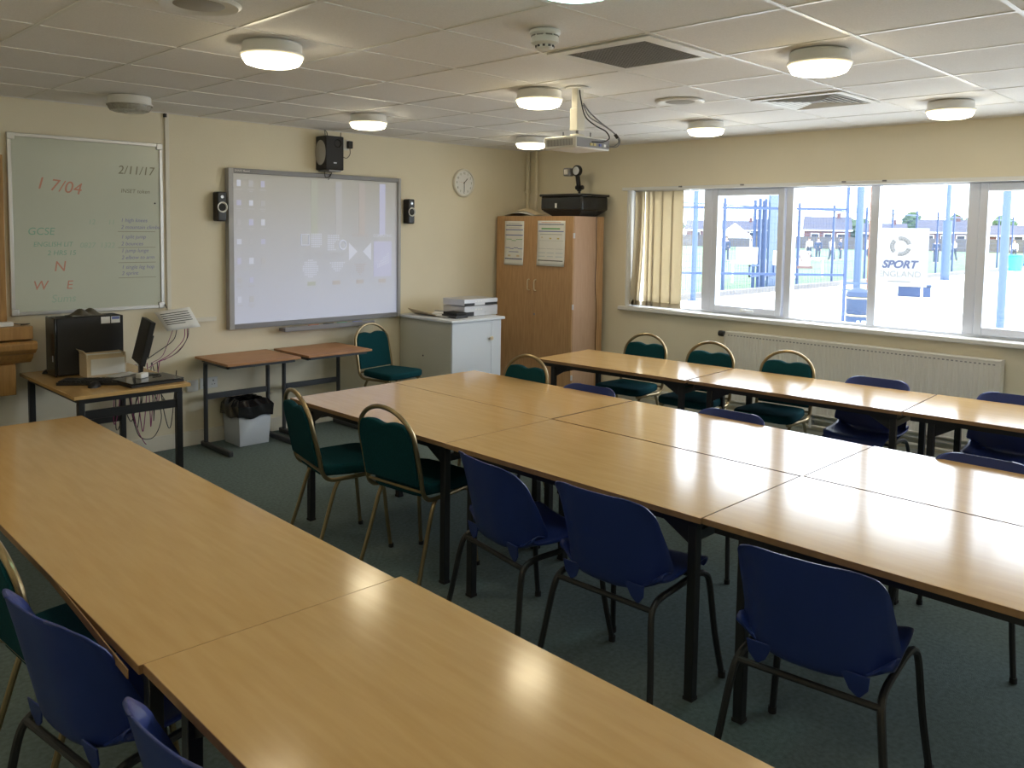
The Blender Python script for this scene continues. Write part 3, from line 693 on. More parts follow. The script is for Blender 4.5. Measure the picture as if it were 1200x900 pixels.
hw('GCSE', .07, 'wgreen', .115, .675); hw('ENGLISH LIT', .045, 'wgreen', .15, .755); hw('2 HRS 15', .048, 'wgreen', .24, .815)
hw('0827', .052, 'wgreen2', .46, .765); hw('1322', .052, 'wgreen2', .60, .765)
hw('12', .05, 'wgreen2', .52, .60); hw('11', .05, 'wgreen2', .66, .60)
hw('N', .10, 'wred', .28, .925); hw('W', .09, 'wred', .14, 1.02+.03); hw('E', .085, 'wred', .36, 1.05); hw('Sums', .075, 'wgreen2', .26, 1.14)
for k_, (s_, zz) in enumerate((('1 high knees', .58), ('2 mountain climbs', .63), ('1 split jump', .70), ('2 bounces', .75), ('1 jump lunge', .80), ('2 elbow to arm', .85), ('1 single leg hop', .92), ('2 sprint', .965))):
    hw(s_, .038, 'wblue', .755, zz, 0, .2)
for zz in (.65, .765, .875, .985): MB().box((wx0+.70, -.0148, wz1-zz-.0015), (wx0+.97, -.0144, wz1-zz+.0015)).build('ruled_line', 'wdark', wb)
MB().cyl((wx1-.06, -.016, .17), (wx1-.06, -.014, .17), .006).build('magnet', 'black', wb)

# trunking, sockets
t = thing('cable_trunking', 'white vertical trunking strip from ceiling down beside the whiteboard', 'trunking', (2.675, Y, 0))
MB().box((-.012, -.014, 1.02), (.018, 0, H-.003)).build('cover', 'whitetrim', t, bevel=.002)
MB().box((-.018, -.02, H-.03), (.0, -.0, H-.003)).build('end_cap', 'blackmatt', t)
t = thing('cable_trunking', 'short white horizontal trunking between the notice and the interactive board', 'trunking', (2.95, Y, .98))
MB().box((-.25, -.018, -.016), (.10, 0, .016)).build('cover', 'whitetrim', t, bevel=.002)
t = thing('wall_socket', 'white double socket low on the wall behind the small table', 'socket', (2.985, Y, .475))
MB().box((-.073, -.01, -.043), (.073, 0, .043)).build('plate', 'white', t, bevel=.003)
for s_ in (-.036, .036):
    MB().box((s_-.004, -.0112, .01), (s_+.004, -.01, .022)).box((s_-.014, -.0112, -.015), (s_-.007, -.01, -.01)).box((s_+.007, -.0112, -.015), (s_+.014, -.01, -.01)).build('pin_hole', 'blackink', t)
    MB().box((s_-.006+.022, -.014, .018), (s_+.006+.018, -.01, .034)).build('switch', 'white', t)
t = thing('wall_socket', 'narrow white socket edge on beside the double socket', 'socket', (2.845, Y, .47))
MB().box((-.043, -.03, -.043), (.043, 0, .043)).build('plate', 'white', t, bevel=.003)
MB().box((-.01, -.034, .0), (.01, -.03, .02)).build('switch', 'white', t)

# ------------------------------------------------------------------ wooden fixture at the left edge
wf = thing('wooden_fixture', 'golden oak upright panel with a moulded ledge at the left edge', 'wooden fixture', (1.24, Y, 0))
MB().box((-.5, -.12, 1.02), (.315, -.002, 2.15)).build('back_panel', 'oak_fix', wf, bevel=.003)
MB().box((.235, -.15, 1.02), (.31, -.12, 2.15)).box((.26, -.158, 1.02), (.275, -.15, 2.15)).build('upright', 'oak_fix', wf, bevel=.004)
MB().box((-.5, -.30, .965), (.42, -.12, 1.05)).build('ledge_block', 'oak_fix', wf, bevel=.004)
prf = [(-.02, .955), (-.34, .955), (-.355, .94), (-.35, .905), (-.31, .875), (-.27, .865), (-.25, .835), (-.20, .80), (-.02, .80)]
MB().prism(prf, -.5, .43, lambda u, v, h: (h, u, v)).build('moulded_ledge', 'oak_fix', wf, bevel=.003)
MB().box((-.5, -.24, .60), (.33, -.01, .80)).build('lower_box', 'oak_fix', wf, bevel=.004)
MB().box((-.5, -.17, 0), (.22, -.01, .60)).build('base_panel', 'oak_fix', wf, bevel=.003)
pc_ = thing('extension_lead', 'white adaptor with a black lead lying on the oak ledge', 'extension lead', (1.50, Y-.23, 1.05))
MB().box((-.09, -.03, 0), (.06, .03, .028)).build('block', 'white', pc_, bevel=.005)
MB().tube(cat_rom([(.06, 0, .015), (.12, .02, .005), (.16, -.0, .008), (.10, -.03, .006)]), .003, 6).build('lead', 'black', pc_)

# ------------------------------------------------------------------ computer desk
DX0, DX1, DY0, DY1 = 1.64, 2.34, 5.17, 6.235
dk = thing('computer_desk', 'beech desk with black legs holding the computer, end towards the room', 'desk', ((DX0+DX1)/2, (DY0+DY1)/2, 0))
w_, l_ = (DX1-DX0)/2, (DY1-DY0)/2
MB().box((-w_, -l_, .688), (w_, l_, .71)).build('desktop', 'beech', dk, bevel=.002)
MB().box((-w_+.04, -l_+.04, .655), (w_-.04, -l_+.065, .688)).box((-w_+.04, l_-.065, .655), (w_-.04, l_-.04, .688)).box((-w_+.04, -l_+.065, .655), (-w_+.065, l_-.065, .688)).box((w_-.065, -l_+.065, .655), (w_-.04, l_-.065, .688)).build('underframe', 'blackmetal', dk)
for sx in (-1, 1):
    for sy in (-1, 1): MB().cb((sx*(w_-.055), sy*(l_-.06), .328), (.038, .038, .655)).build('leg', 'blackmetal', dk, bevel=.003)
MB().box((-w_+.074, -l_+.048, .555), (w_-.074, -l_+.072, .605)).build('cross_rail', 'blackmetal', dk)
MB().box((-w_+.074, l_-.072, .3), (w_-.074, l_-.048, .34)).build('cross_rail', 'blackmetal', dk)
pt = thing('computer_tower', 'black desktop computer case at the back of the computer desk', 'computer', (1.99, 5.98, .71))
MB().box((-.215, -.09, .008), (.205, .09, .385)).build('case', 'blackmatt', pt, bevel=.004)
MB().box((-.232, -.092, .0), (-.215, .092, .39)).build('front_bezel', 'glossblack', pt, bevel=.008)
MB().box((-.2345, -.06, .10), (-.232, -.045, .14)).build('power_button', 'silver', pt)
for a in (.09, .155): MB().box((a-.03, -.0915, .335), (a+.028, -.09, .38)).build('sticker', 'paper', pt)
MB().box((.13, -.0918, .36), (.18, -.0914, .378)).build('sticker', 'bluei', pt)
cl = MB()
def clf(u, v): return (.0+.22*(u-.5), .13*(v-.5), .004+.05*math.sin(PI*u)*math.sin(PI*v)*(.75+.35*math.sin(u*17+v*5)))
tag(cl.grid(clf, 24, 12).build('crumpled_cloth', 'cloth', None, solid=.003, loc=(1.98, 5.975, 1.095)), 'crumpled dark cloth on top of the computer case', 'cloth')
pbx = thing('paper_box', 'open card box full of papers in front of the computer case', 'box', (2.03, 5.815, .71))
MB().box((-.125, -.07, 0), (.125, -.066, .13)).box((-.125, .066, 0), (.125, .07, .145)).box((-.125, -.066, 0), (-.121, .066, .15)).box((.121, -.066, 0), (.125, .066, .15)).box((-.121, -.066, 0), (.121, .066, .004)).build('carton', 'manila', pbx)
MB().box((-.10, -.0745, .015), (.115, -.0702, .12)).build('white_sheet', 'paper', pbx)
for k_ in range(5): MB().box((-.11, -.05+k_*.022, .006), (.11, -.046+k_*.022, .145+.006*(k_ % 3)), rz=.03*(k_-2)).build('folder', 'paper' if k_ % 2 else 'manila', pbx)
MB().grid(lambda u, v: (-.125-.02*u*u, -.066+.13*v, .15+.03*u), 3, 3).build('flap', 'manila', pbx, solid=.003)
mo = thing('monitor', 'thin black monitor seen almost edge on at the desk', 'monitor', (2.19, 5.62, .71), R(-13))
MB().lathe([(.0, 0), (.11, 0), (.11, .006), (.03, .014), (0, .014)], (.0, 0, 0), 28).build('base', 'black', mo)
MB().beam((.01, 0, .01), (.015, 0, .14), .05, .025).build('stand', 'black', mo)
s_ = MB()
vs = []
th = R(14)
def rotm(p): x_, y_, z_ = p; return (x_*math.cos(th)+z_*math.sin(th), y_, -x_*math.sin(th)+z_*math.cos(th)+.09)
for nm, a, b, m_ in (('bezel', (-.02, -.18, 0), (.012, .18, .29), 'blackmatt'), ('display_panel', (-.0215, -.165, .018), (-.02, .165, .275), 'blackmatt'), ('rear_housing', (.012, -.10, .05), (.035, .10, .2), 'black')):
    q = MB().box(a, b); q.v = [rotm(p) for p in q.v]; q.build(nm, m_, mo, bevel=.003 if nm != 'display_panel' else 0)
kb = thing('keyboard', 'black keyboard lying at the left side of the desk', 'keyboard', (1.885, 5.53, .71), R(-38))
MB().box((-.21, -.075, 0), (.21, .075, .02)).build('case', 'black', kb, bevel=.004)
kk = MB()
for i in range(15):
    for j in range(5): kk.box((-.20+i*.027, -.065+j*.026, .02), (-.178+i*.027, -.043+j*.026, .027))
kk.build('keys', 'blackmatt', kb, smooth=False)
pr = thing('laptop', 'flat closed black laptop with leads on the corner of the desk', 'laptop', (2.15, 5.36, .71), R(6))
MB().box((-.18, -.13, 0), (.17, .13, .016)).build('base', 'blackmatt', pr, bevel=.004)
MB().box((-.18, -.13, .018), (.17, .13, .028)).build('lid', 'glossblack', pr, bevel=.004)
ms = tag(MB().grid(lambda u, v: (.055*math.cos(u*2*PI)*math.sin(v*PI/2)*1.1, .035*math.sin(u*2*PI)*math.sin(v*PI/2), .034*math.cos(v*PI/2)), 20, 8).build('computer_mouse', 'black', None, loc=(1.80, 6.10, .71)), 'black mouse by the wall end of the desk', 'mouse')
ms2 = tag(ms.copy(), 'black mouse beside the keyboard at the front of the desk', 'mouse'); C.objects.link(ms2); ms2.location = (1.84, 5.42, .71); ms2.rotation_euler = (0, 0, 1)
ad = thing('power_adaptor', 'pale plug adaptor lying on the closed laptop', 'adaptor', (2.12, 5.39, .738), .5)
MB().box((-.035, -.022, 0), (.035, .022, .032)).build('block', 'white', ad, bevel=.005)
MB().tube(cat_rom([(.035, 0, .012), (.09, .02, .004), (.13, -.02, .004), (.10, -.06, .004), (.05, -.04, .004)]), .0028, 6).build('lead', 'black', ad)
ps = thing('paper_sheets', 'loose white sheets and card in front of the paper box', 'papers', (2.05, 5.69, .711), .2)
for k_ in range(3): MB().grid(lambda u, v, k=k_: (-.09+.18*u+.02*k, -.06+.10*v-.01*k, .002+.004*k+.006*u*v), 4, 4).build('sheet', ('paper', 'manila', 'paper')[k_], ps, solid=.0008)

# notice leaning on the wall
no = thing('notice', 'tilted white laminated notice with lines of print beside the whiteboard', 'notice', (2.70, 6.19, 1.0), 0)
def nf(u, v):
    a = R(-14); x_ = (u-.5)*.24; z_ = (v-.5)*.17
    return (x_*math.cos(a)-z_*math.sin(a)*-1*-1, -.02+.06*(v-.5)*0-.07*u+.07*v, x_*math.sin(a)*-.0+z_+.06*(u-.5)*.35)
def nf(u, v):
    tl, tr_, brr, blr = Vector((-.165, .01, .068)), Vector((.085, -.03, .095)), Vector((.15, -.075, -.055)), Vector((-.09, -.04, -.075))
    return (blr.lerp(brr, u)).lerp(tl.lerp(tr_, u), v)
MB().grid(nf, 4, 4).build('sheet', 'paper', no, solid=.001)
for k_ in range(6):
    q = MB().grid(lambda u, v, k=k_: Vector(nf(.1+(.8 if k < 5 else .55)*u, .82-k*.105+v*.035))+Vector((0, -.0018, 0)), 3, 1).build('printed_line', 'blackink', no, solid=.0004)
MB().grid(lambda u, v: Vector(nf(.08+.1*u, .1+v*.02))+Vector((0, -.0018, 0)), 1, 1).build('printed_line', 'greyink', no, solid=.0004)
MB().tube([(-.06, .04, .09), (-.06, .075, .12)], .004, 6).build('clip', 'black', no)
# cables
cbn = thing('cable_bundle', 'tangle of black and purple cables running down to and below the computer desk', 'cables', (2.4, 6.2, 0))
random.seed(11)
def cable(pts, m_, r=.003): MB().tube(cat_rom(pts, 6), r, 6).build('cable', m_, cbn)
cable([(.30, -.01, .93), (.26, -.03, .85), (.12, -.08, .78), (-.02, -.15, .725), (-.1, -.3, .72)], 'black')
cable([(.36, -.01, .94), (.34, -.03, .85), (.22, -.08, .76), (.08, -.18, .725), (-.05, -.35, .72)], 'cable_p')
cable([(.38, -.01, .94), (.36, -.03, .84), (.25, -.07, .75), (.10, -.15, .72)], 'cable_p')
cable([(.27, -.01, .93), (.22, -.02, .82), (.16, -.06, .74), (.09, -.05, .70)], 'cable_p', .0022)
cable([(.39, -.01, .93), (.37, -.03, .86), (.29, -.06, .77), (.16, -.1, .72)], 'black')
for k_ in range(11):
    x_ = -.16+k_*.032+random.uniform(-.01, .01); d = random.uniform(.1, .32); s_ = random.uniform(-.12, .16)
    cable([(x_, -.03, .70), (x_+.02*random.uniform(-1, 1), -.04, .66-d*.3), (x_+s_*.4, -.05, .60-d), (x_+s_*.8, -.04, .50-d*.9), (x_+s_+.03, -.03, .62)], ('black', 'cable_p', 'black')[k_ % 3], .0032)
cable([(-.10, -.03, .70), (-.08, -.05, .5), (-.05, -.05, .3), (.0, -.05, .16), (.1, -.05, .15), (.16, -.04, .3), (.10, -.03, .5), (.05, -.03, .66)], 'black', .0032)
cable([(-.05, -.03, .70), (-.06, -.05, .4), (-.02, -.05, .22), (.02, -.05, .13), (.04, -.05, .1)], 'cable_p', .0032)
cable([(.10, -.03, .70), (.14, -.05, .5), (.2, -.05, .38), (.17, -.04, .42)], 'black', .0032)

# ------------------------------------------------------------------ two small tables
def small_table(x, y, label):
    t = thing('small_desk', label, 'small table', (x, y, 0), group='small teak tables under the interactive board')
    MB().box((-.305, -.27, .682), (.305, .27, .70)).build('tabletop', 'teak', t, bevel=.003)
    MB().box((-.27, -.24, .66), (.27, -.215, .682)).build('under_rail', 'greymetal', t); MB().box((-.27, .20, .66), (.27, .225, .682)).build('under_rail', 'greymetal', t)
    for s_ in (-1, 1):
        xx = s_*.265
        MB().tube(cat_rom([(xx, -.20, .668), (xx, .10, .668), (xx, .155, .655), (xx, .175, .62), (xx, .175, .3), (xx, .175, .03)], 5), .0165, 10).build('leg', 'greymetal', t)
        MB().cb((xx, .0, .02), (.038, .47, .04)).build('foot', 'greymetal', t, bevel=.008)
    MB().box((-.25, .162, .37), (.25, .186, .412)).build('cross_rail', 'greymetal', t)
    return t
small_table(3.17, 5.985, 'small teak table standing over the grey bin')
small_table(3.845, 5.98, 'small teak table between the bin and the green chair')
# bin
bn = thing('waste_bin', 'square pale grey waste bin with black liner under the small table', 'bin', (3.215, 6.10, 0))
w0, w1, hb = .122, .138, .30
k = MB(); 
vs = [(-w0, -w0, 0), (w0, -w0, 0), (w0, w0, 0), (-w0, w0, 0), (-w1, -w1, hb), (w1, -w1, hb), (w1, w1, hb), (-w1, w1, hb)]
k.add(vs, [(0, 3, 2, 1), (0, 1, 5, 4), (1, 2, 6, 5), (2, 3, 7, 6), (3, 0, 4, 7)]); k.build('body', 'bin', bn, solid=.004)
def lin(u, v):
    a = u*2*PI; sq = 1/max(abs(math.cos(a)), abs(math.sin(a)))
    r_ = w1*sq*1.03+.010+.006*math.sin(a*9+v*4)*(.4+v); z_ = hb-.075+.145*v
    if v > .6: r_ -= (v-.6)*.16
    return (r_*math.cos(a), r_*math.sin(a), z_+.012*math.sin(a*5+1)*(1-v)-.02*(v > .95))
MB().grid(lin, 72, 10).build('bin_liner', 'binliner', bn, solid=.001)

# ------------------------------------------------------------------ ceiling fittings
def lamp(x, y, label, m_='lamp'):
    t = thing('ceiling_light', label, 'ceiling light', (x, y, H-.0025), group='round ceiling lights')
    MB().lathe([(.0, 0), (.125, 0), (.131, -.008), (.131, -.045), (.127, -.05), (.0, -.05)], n=40).build('base', 'white', t)
    MB().lathe([(.0, -.0505), (.136, -.0505), (.139, -.056), (.1375, -.062), (.0, -.062)], n=40).build('lens_rim', 'lensrim' if m_ != 'lampoff' else 'lampoff', t)
    MB().lathe([(.0, -.0622), (.131, -.0622), (.130, -.073), (.118, -.092), (.093, -.100), (.0, -.102)], n=40).build('lens', m_, t)
    MB().lathe([(.137, -.046), (.1405, -.048), (.1405, -.054), (.137, -.056)], n=40).build('bezel', 'white', t)
    return t
lamp(1.965, 3.465, 'lit round ceiling light in front of the whiteboard wall, largest on the left')
lamp(3.70, 5.15, 'lit round ceiling light just above the wall speaker')
lamp(3.69, 3.43, 'lit round ceiling light beside the projector mount')
lamp(5.54, 5.24, 'lit round ceiling light partly hidden behind the projector')
lamp(3.72, 1.74, 'lit round ceiling light, largest on the right side')
lamp(5.56, 3.46, 'lit round ceiling light above the wardrobe end of the window')
lamp(5.64, 1.79, 'lit round ceiling light near the right edge above the window')
lamp(2.0, 1.71, 'greenish lit ceiling light touching the top edge', 'lampcyan')
lamp(2.16, 5.62, 'unlit round ceiling light above the whiteboard', 'lampoff')
lamp(2.0, .1, 'round ceiling light behind the camera side of the room')
lamp(.25, 1.9, 'round ceiling light over the near left corner'); lamp(.25, 3.6, 'round ceiling light over the left wall')
lamp(3.75, .05, 'round ceiling light over the rear of the room'); lamp(.25, .1, 'round ceiling light over the rear left corner')
def ceil_speaker(x, y, label):
    t = thing('ceiling_speaker', label, 'ceiling speaker', (x, y, H-.0025), group='round recessed ceiling speakers')
    MB().lathe([(.0, 0), (.15, 0), (.152, -.004), (.14, -.012), (.10, -.008), (.095, -.006), (.0, -.006)], n=40).build('rim', 'white', t)
    MB().lathe([(.0, -.0065), (.092, -.0065), (.08, -.010), (0, -.012)], n=32).build('grille', 'speakergrille', t)
ceil_speaker(1.43, 3.05, 'round recessed ceiling speaker at the upper left of the photo')
ceil_speaker(4.56, 3.03, 'round recessed ceiling plate between projector and window')
sm = thing('smoke_detector', 'white smoke detector on the ceiling near the grille', 'smoke detector', (2.60, 2.39, H-.0025))
MB().lathe([(.0, 0), (.062, 0), (.064, -.012), (.056, -.02), (0, -.02)], n=32).build('base', 'white', sm)
MB().lathe([(.0, -.02), (.050, -.02), (.057, -.028), (.057, -.05), (.045, -.058), (0, -.058)], n=32).build('body', 'white', sm)
MB().lathe([(.0, -.058), (.036, -.058), (.036, -.07), (.025, -.078), (0, -.078)], n=24).build('sensor_cap', 'white', sm)
v_ = MB()
for k_ in range(10):
    a = k_*PI/5; v_.cb((.0365*math.cos(a), .0365*math.sin(a), -.064), (.006, .010, .008), a)
v_.build('vent_slot', 'blackink', sm)
v_ = MB()
for k_ in range(9):
    a = k_*2*PI/9; v_.cb((.053*math.cos(a), .053*math.sin(a), -.0235), (.006, .026, .006), a)
v_.build('vent_slot', 'grille', sm)
ve = thing('ceiling_grille', 'square ceiling panel with a dark perforated grille', 'ceiling grille', (gx+.30, gy+.90, H-.0025))
s_ = .286; q = .222
MB().box((-s_, -s_, -.006), (s_, -q, 0)).box((-s_, q, -.006), (s_, s_, 0)).box((-s_, -q, -.006), (-q, q, 0)).box((q, -q, -.006), (s_, q, 0)).build('frame', 'white', ve, bevel=.002)
v_ = MB().box((-q, -q, -.001), (q, q, 0))
for k_ in range(24): v_.box((-q+.008+k_*.0196, -q, -.0035), (-q+.011+k_*.0196, q, -.001)); v_.box((-q, -q+.008+k_*.0196, -.0036), (q, -q+.011+k_*.0196, -.0012))
v_.build('perforated_grille', 'grille', ve, smooth=False)
ve = thing('ceiling_diffuser', 'square white louvred air diffuser above the window', 'air diffuser', (gx+.6*3.5+.08, gy+.90, H-.0025))
q = .243
MB().box((-s_, -s_, -.006), (s_, -q, 0)).box((-s_, q, -.006), (s_, s_, 0)).box((-s_, -q, -.006), (-q, q, 0)).box((q, -q, -.006), (s_, q, 0)).build('plate', 'white', ve, bevel=.002)
for k_ in range(6):
    r0 = .235-k_*.036; r1 = r0-.010; z0, z1 = -.003, -.0085
    q = MB()
    vs = [(-r0, -r0, z1), (r0, -r0, z1), (r0, r0, z1), (-r0, r0, z1), (-r1, -r1, z0), (r1, -r1, z0), (r1, r1, z0), (-r1, r1, z0)]
    q.add(vs, [(0, 1, 5, 4), (1, 2, 6, 5), (2, 3, 7, 6), (3, 0, 4, 7)]); q.build('louvre', 'white', ve, solid=.0015, smooth=False)
MB().box((-.243, -.243, -.0016), (.243, .243, 0)).build('duct_shade', 'grille', ve, smooth=False)  # dark sheet standing in for the shade behind the louvres
# projector
pj = thing('ceiling_projector', 'white projector hanging on a pole from the ceiling', 'projector', (3.77, 3.20, H))
MB().lathe([(.0, -.0022), (.075, -.0022), (.075, -.006), (.04, -.010), (0, -.010)], n=24).build('ceiling_plate', 'white', pj)
MB().box((-.028, -.022, -.155), (.028, .022, -.008)).build('pole', 'whitetrim', pj, bevel=.003)
MB().box((-.034, -.028, -.245), (.034, .028, -.12)).build('lower_sleeve', 'whitetrim', pj, bevel=.003)
MB().cyl((0, 0, -.28), (0, 0, -.24), .008).build('pivot', 'greyframe', pj)
MB().box((-.03, -.03, -.292), (.03, .03, -.268)).box((-.12, -.01, -.294), (.12, .01, -.286)).box((-.01, -.10, -.294), (.01, .10, -.286)).build('bracket', 'whitetrim', pj, bevel=.002)
for a, b in ((-.12, 0), (.12, 0), (0, -.1), (0, .1)): MB().cyl((a, b, -.30), (a, b, -.265), .004, 8).build('bolt', 'greyframe', pj)
bz = -.36
MB().box((-.15, -.12, bz), (.15, .12, bz+.068)).build('body', 'white', pj, bevel=.006)
v_ = MB()
for k_ in range(22): v_.box((-.1515, -.095+k_*.009, bz+.015), (-.15, -.091+k_*.009, bz+.052))
v_.build('side_vent', 'greyframe', pj)
cp_ = MB().box((-.142, -.1225, bz+.008), (.145, -.1205, bz+.06)).build('connector_panel', 'greyframe', pj)
for (a, m_) in ((-.03, 'amber'), (.0, 'amber'), (.05, 'bluei'), (.09, 'silver')): MB().box((a, -.127, bz+.02), (a+.02, -.1225, bz+.034)).build('connector', m_, pj)
MB().cyl((.05, .118, bz+.034), (.05, .14, bz+.034), .026).build('lens', 'glossblack', pj)
MB().tube(cat_rom([(-.02, -.03, -.02), (-.03, -.05, -.08), (0.0, -.06, -.17), (.06, -.09, -.22), (.10, -.13, -.25), (.11, -.15, -.29), (.06, -.145, -.315), (-.02, -.13, -.32)]), .004, 6).build('cable', 'black', pj)
MB().tube(cat_rom([(.02, -.025, -.09), (.05, -.05, -.14), (.11, -.09, -.20), (.17, -.13, -.25), (.20, -.15, -.30), (.17, -.14, -.33), (.12, -.125, -.335)]), .004, 6).build('cable', 'greyframe', pj)
MB().tube(cat_rom([(.02, -.025, -.10), (.04, -.06, -.17), (.12, -.11, -.22), (.20, -.15, -.28), (.19, -.15, -.33), (.13, -.125, -.34)]), .0035, 6).build('cable', 'greyframe', pj)
MB().cyl((.175, -.14, -.262), (.19, -.148, -.282), .010, 8).build('cable_tie', 'black', pj)

# ------------------------------------------------------------------ outside
ZG = -.15
struct(MB().box((6.9, -60, ZG-.2), (170, 12.6, ZG)).build('ground', 'paving', smooth=False))
struct(MB().box((6.9, 12.9, ZG-.2), (260, 190, ZG+.01)).box((170, -60, ZG-.2), (260, 12.9, ZG+.01)).build('field', 'grass', smooth=False))
struct(MB().box((6.9, 12.6, ZG-.2), (170, 12.9, ZG+.14)).build('kerb', 'kerb', smooth=False))
# boundary mesh fence along the field
fn_ = thing('field_fence', 'tall dark blue steel fence standing along the edge of the playing field', 'fence', (0, 13.2, ZG))
xs = [15.2, 17.4, 19.9, 22.4, 24.2, 24.75, 27.2, 29.9, 32.8, 35.4, 38.1, 40.7, 42.9, 45.2, 47.6, 50, 52.6, 55.2, 58, 61, 64, 67]
for x_ in xs: MB().box((x_-.035, -.035, 0), (x_+.035, .035, 2.85)).build('post', 'fence', fn_)
MB().box((15.2, -.02, 2.62), (67, .02, 2.66)).box((15.2, -.02, .05), (67, .02, .09)).build('rail', 'fence', fn_)
mw = MB(); x_ = 15.2
while x_ < 45: mw.box((x_-.003, -.003, 0.05), (x_+.003, .003, 2.7)); x_ += .10
z_ = .2
while z_ < 2.7: mw.box((15.2, -.003, z_-.003), (67, .003, z_+.003)); z_ += .2
mw.build('mesh_panel', 'fence', fn_, smooth=False)
# double gate leaf hardware in that fence
gt = thing('field_gate', 'dark blue steel gate with latch in the field fence', 'gate', (24.5, 13.1, ZG))
MB().box((-.22, -.05, 0), (-.14, .03, 2.9)).build('stile', 'fence', gt); MB().box((.14, -.05, 0), (.22, .03, 2.9)).build('stile', 'fence', gt)
MB().box((-.8, -.06, .45), (-.22, -.02, .5)).box((-.8, -.06, .78), (-.22, -.02, .83)).box((.22, -.06, .45), (.8, -.02, .5)).box((-.8, -.06, .45), (-.75, -.02, .83)).box((.75, -.06, .45), (.8, -.02, .83)).build('latch_frame', 'fence', gt)
MB().box((.45, -.02, 0), (1.5, .06, 3.9)).build('wide_post', 'palefence', gt)
# nearer mesh fence
A = Vector((9.6, 8.8, ZG)); B = Vector((12.95, 5.51, ZG)); ux = (B-A).normalized()
gf = thing('mesh_fence', 'blue mesh fence panel close outside the window ending in a thin post', 'fence', A, math.atan2(ux.y, ux.x))
Lg = (B-A).length
MB().box((0, -.012, 2.21), (Lg, .012, 2.25)).build('rail', 'fence', gf); MB().box((0, -.012, 1.20), (Lg, .012, 1.235)).build('rail', 'fence', gf); MB().box((0, -.012, .05), (Lg, .012, .09)).build('rail', 'fence', gf)
MB().box((Lg-.02, -.02, 0), (Lg+.02, .02, 2.75)).build('post', 'fence', gf); MB().box((.0, -.02, 0), (.05, .02, 2.5)).build('post', 'fence', gf)
mw = MB(); x_ = .03
while x_ < Lg: mw.box((x_-.001, -.001, .05), (x_+.001, .001, 2.23)); x_ += .05
z_ = .1
while z_ < 2.2: mw.box((0, -.0015, z_-.0012), (Lg, .0015, z_+.0012)); z_ += .1
mw.build('mesh_panel', 'fence', gf, smooth=False)
M['rose'] = mat('faded_red', (.085, .05, .05), .6)
def plate(u, z, w, h, label, marks=False):
    p = A+ux*u; t = thing('fence_sign', label, 'sign', (p.x, p.y, ZG+z), math.atan2(ux.y, ux.x), 'blank white plates on the mesh fence')
    MB().box((-w/2, -.02, -h/2), (w/2, -.014, h/2)).build('plate', 'canvas', t, bevel=.02 if marks else 0)
    if marks:
        MB().tube([(.08*math.cos(a*PI/8), -.022, .03+.08*math.sin(a*PI/8)) for a in range(16)], .008, 6, True).tube([(-.055, -.022, -.025), (.055, -.022, .085)], .008, 6).build('round_mark', 'rose', t)
        MB().box((-.12, -.0215, -.15), (.12, -.0205, -.11)).build('red_bar', 'rose', t)
Dv = lambda px: 0
plate(3.16, 1.50, .33, .25, 'large blank white plate on the mesh fence', False)
plate(3.63, 1.47, .12, .22, 'small white plate at the window mullion on the mesh fence', False)
plate(4.06, 1.46, .17, .24, 'white plate with a faint red mark on the mesh fence', True)
# poles
def pole(name, x, y, h, r, m_, label):
    t = thing(name, label, 'pole', (x, y, ZG)); MB().cyl((0, 0, 0), (0, 0, h), r, 12).build('shaft', m_, t); MB().box((-r*1.6, -r*1.6, 0), (r*1.6, r*1.6, .03)).build('base_plate', m_, t); return t
pole('steel_pole', 26.3, 10.8, 7.5, .11, 'palefence', 'broad blue pole rising behind the black litter bin')
pole('steel_pole', 15.6, 4.02, 5.5, .065, 'palefence', 'blue pole seen through the right end window')
pole('steel_pole', 19.4, 12.3, 6, .07, 'palefence', 'pale blue pole beside the blind slats')
pole('steel_pole', 27.0, 10.75, 6, .03, 'rust', 'thin rusty pole beside the broad blue pole')
pole('floodlight_mast', 36.9, 11.6, 2.4, .17, 'palefence', 'pale floodlight mast in front of the far field fence')
MB().cyl((0, 0, 2.4), (0, 0, 12), .09, 10).build('upper_mast', 'palefence', bpy.data.objects['floodlight_mast'])
MB().box((-.02, -.6, 11.8), (.02, .6, 12.1)).build('lamp_bar', 'palefence', bpy.data.objects['floodlight_mast'])
# litter bin
lb = thing('litter_bin', 'black litter bin with gold bands outside by the fence', 'litter bin', (15.4, 6.28, ZG), .7)
MB().lathe([(0, 0), (.19, 0), (.21, .02), (.21, .36), (.20, .38), (.20, .40), (.21, .42), (.21, .68), (.19, .70), (0, .70)], n=24).build('body', 'navy', lb)
MB().lathe([(.212, .365), (.215, .37), (.215, .385), (.212, .39)], n=24).lathe([(.212, .68), (.215, .685), (.215, .70), (.212, .705)], n=24).build('gold_band', 'amber', lb)
MB().lathe([(0, .70), (.20, .70), (.22, .72), (.20, .80), (.10, .86), (0, .87)], n=24).build('lid', 'navy', lb)
MB().box((-.215, -.08, .25), (-.208, .0, .29)).box((-.215, .04, .25), (-.208, .09, .29)).build('label_patch', 'white', lb)
# sign board
M['faint2'] = mat('very_faint_print', (.082, .082, .082), .6); M['signblue'] = mat('sign_blue', (.012, .022, .06), .6)
d = Vector((26.78, 9.71, 0)).normalized()
sgn = thing('sign_board', 'large white SPORT sign board standing outside beyond the paving', 'sign', (25.2, 9.14, ZG), math.atan2(d.y, d.x)-PI/2)
M['signboard'] = mat('pale_sign_board', (.17, .17, .17), .6)
MB().box((-.72, -.02, .34), (.72, .02, 2.02)).build('board', 'signboard', sgn, bevel=.01)
text('sign_lettering', 'SPORT', .30, 'signblue', sgn, (-.02, -.022, .88), (PI/2, 0, 0), .002, 'CENTER', .25, .012)

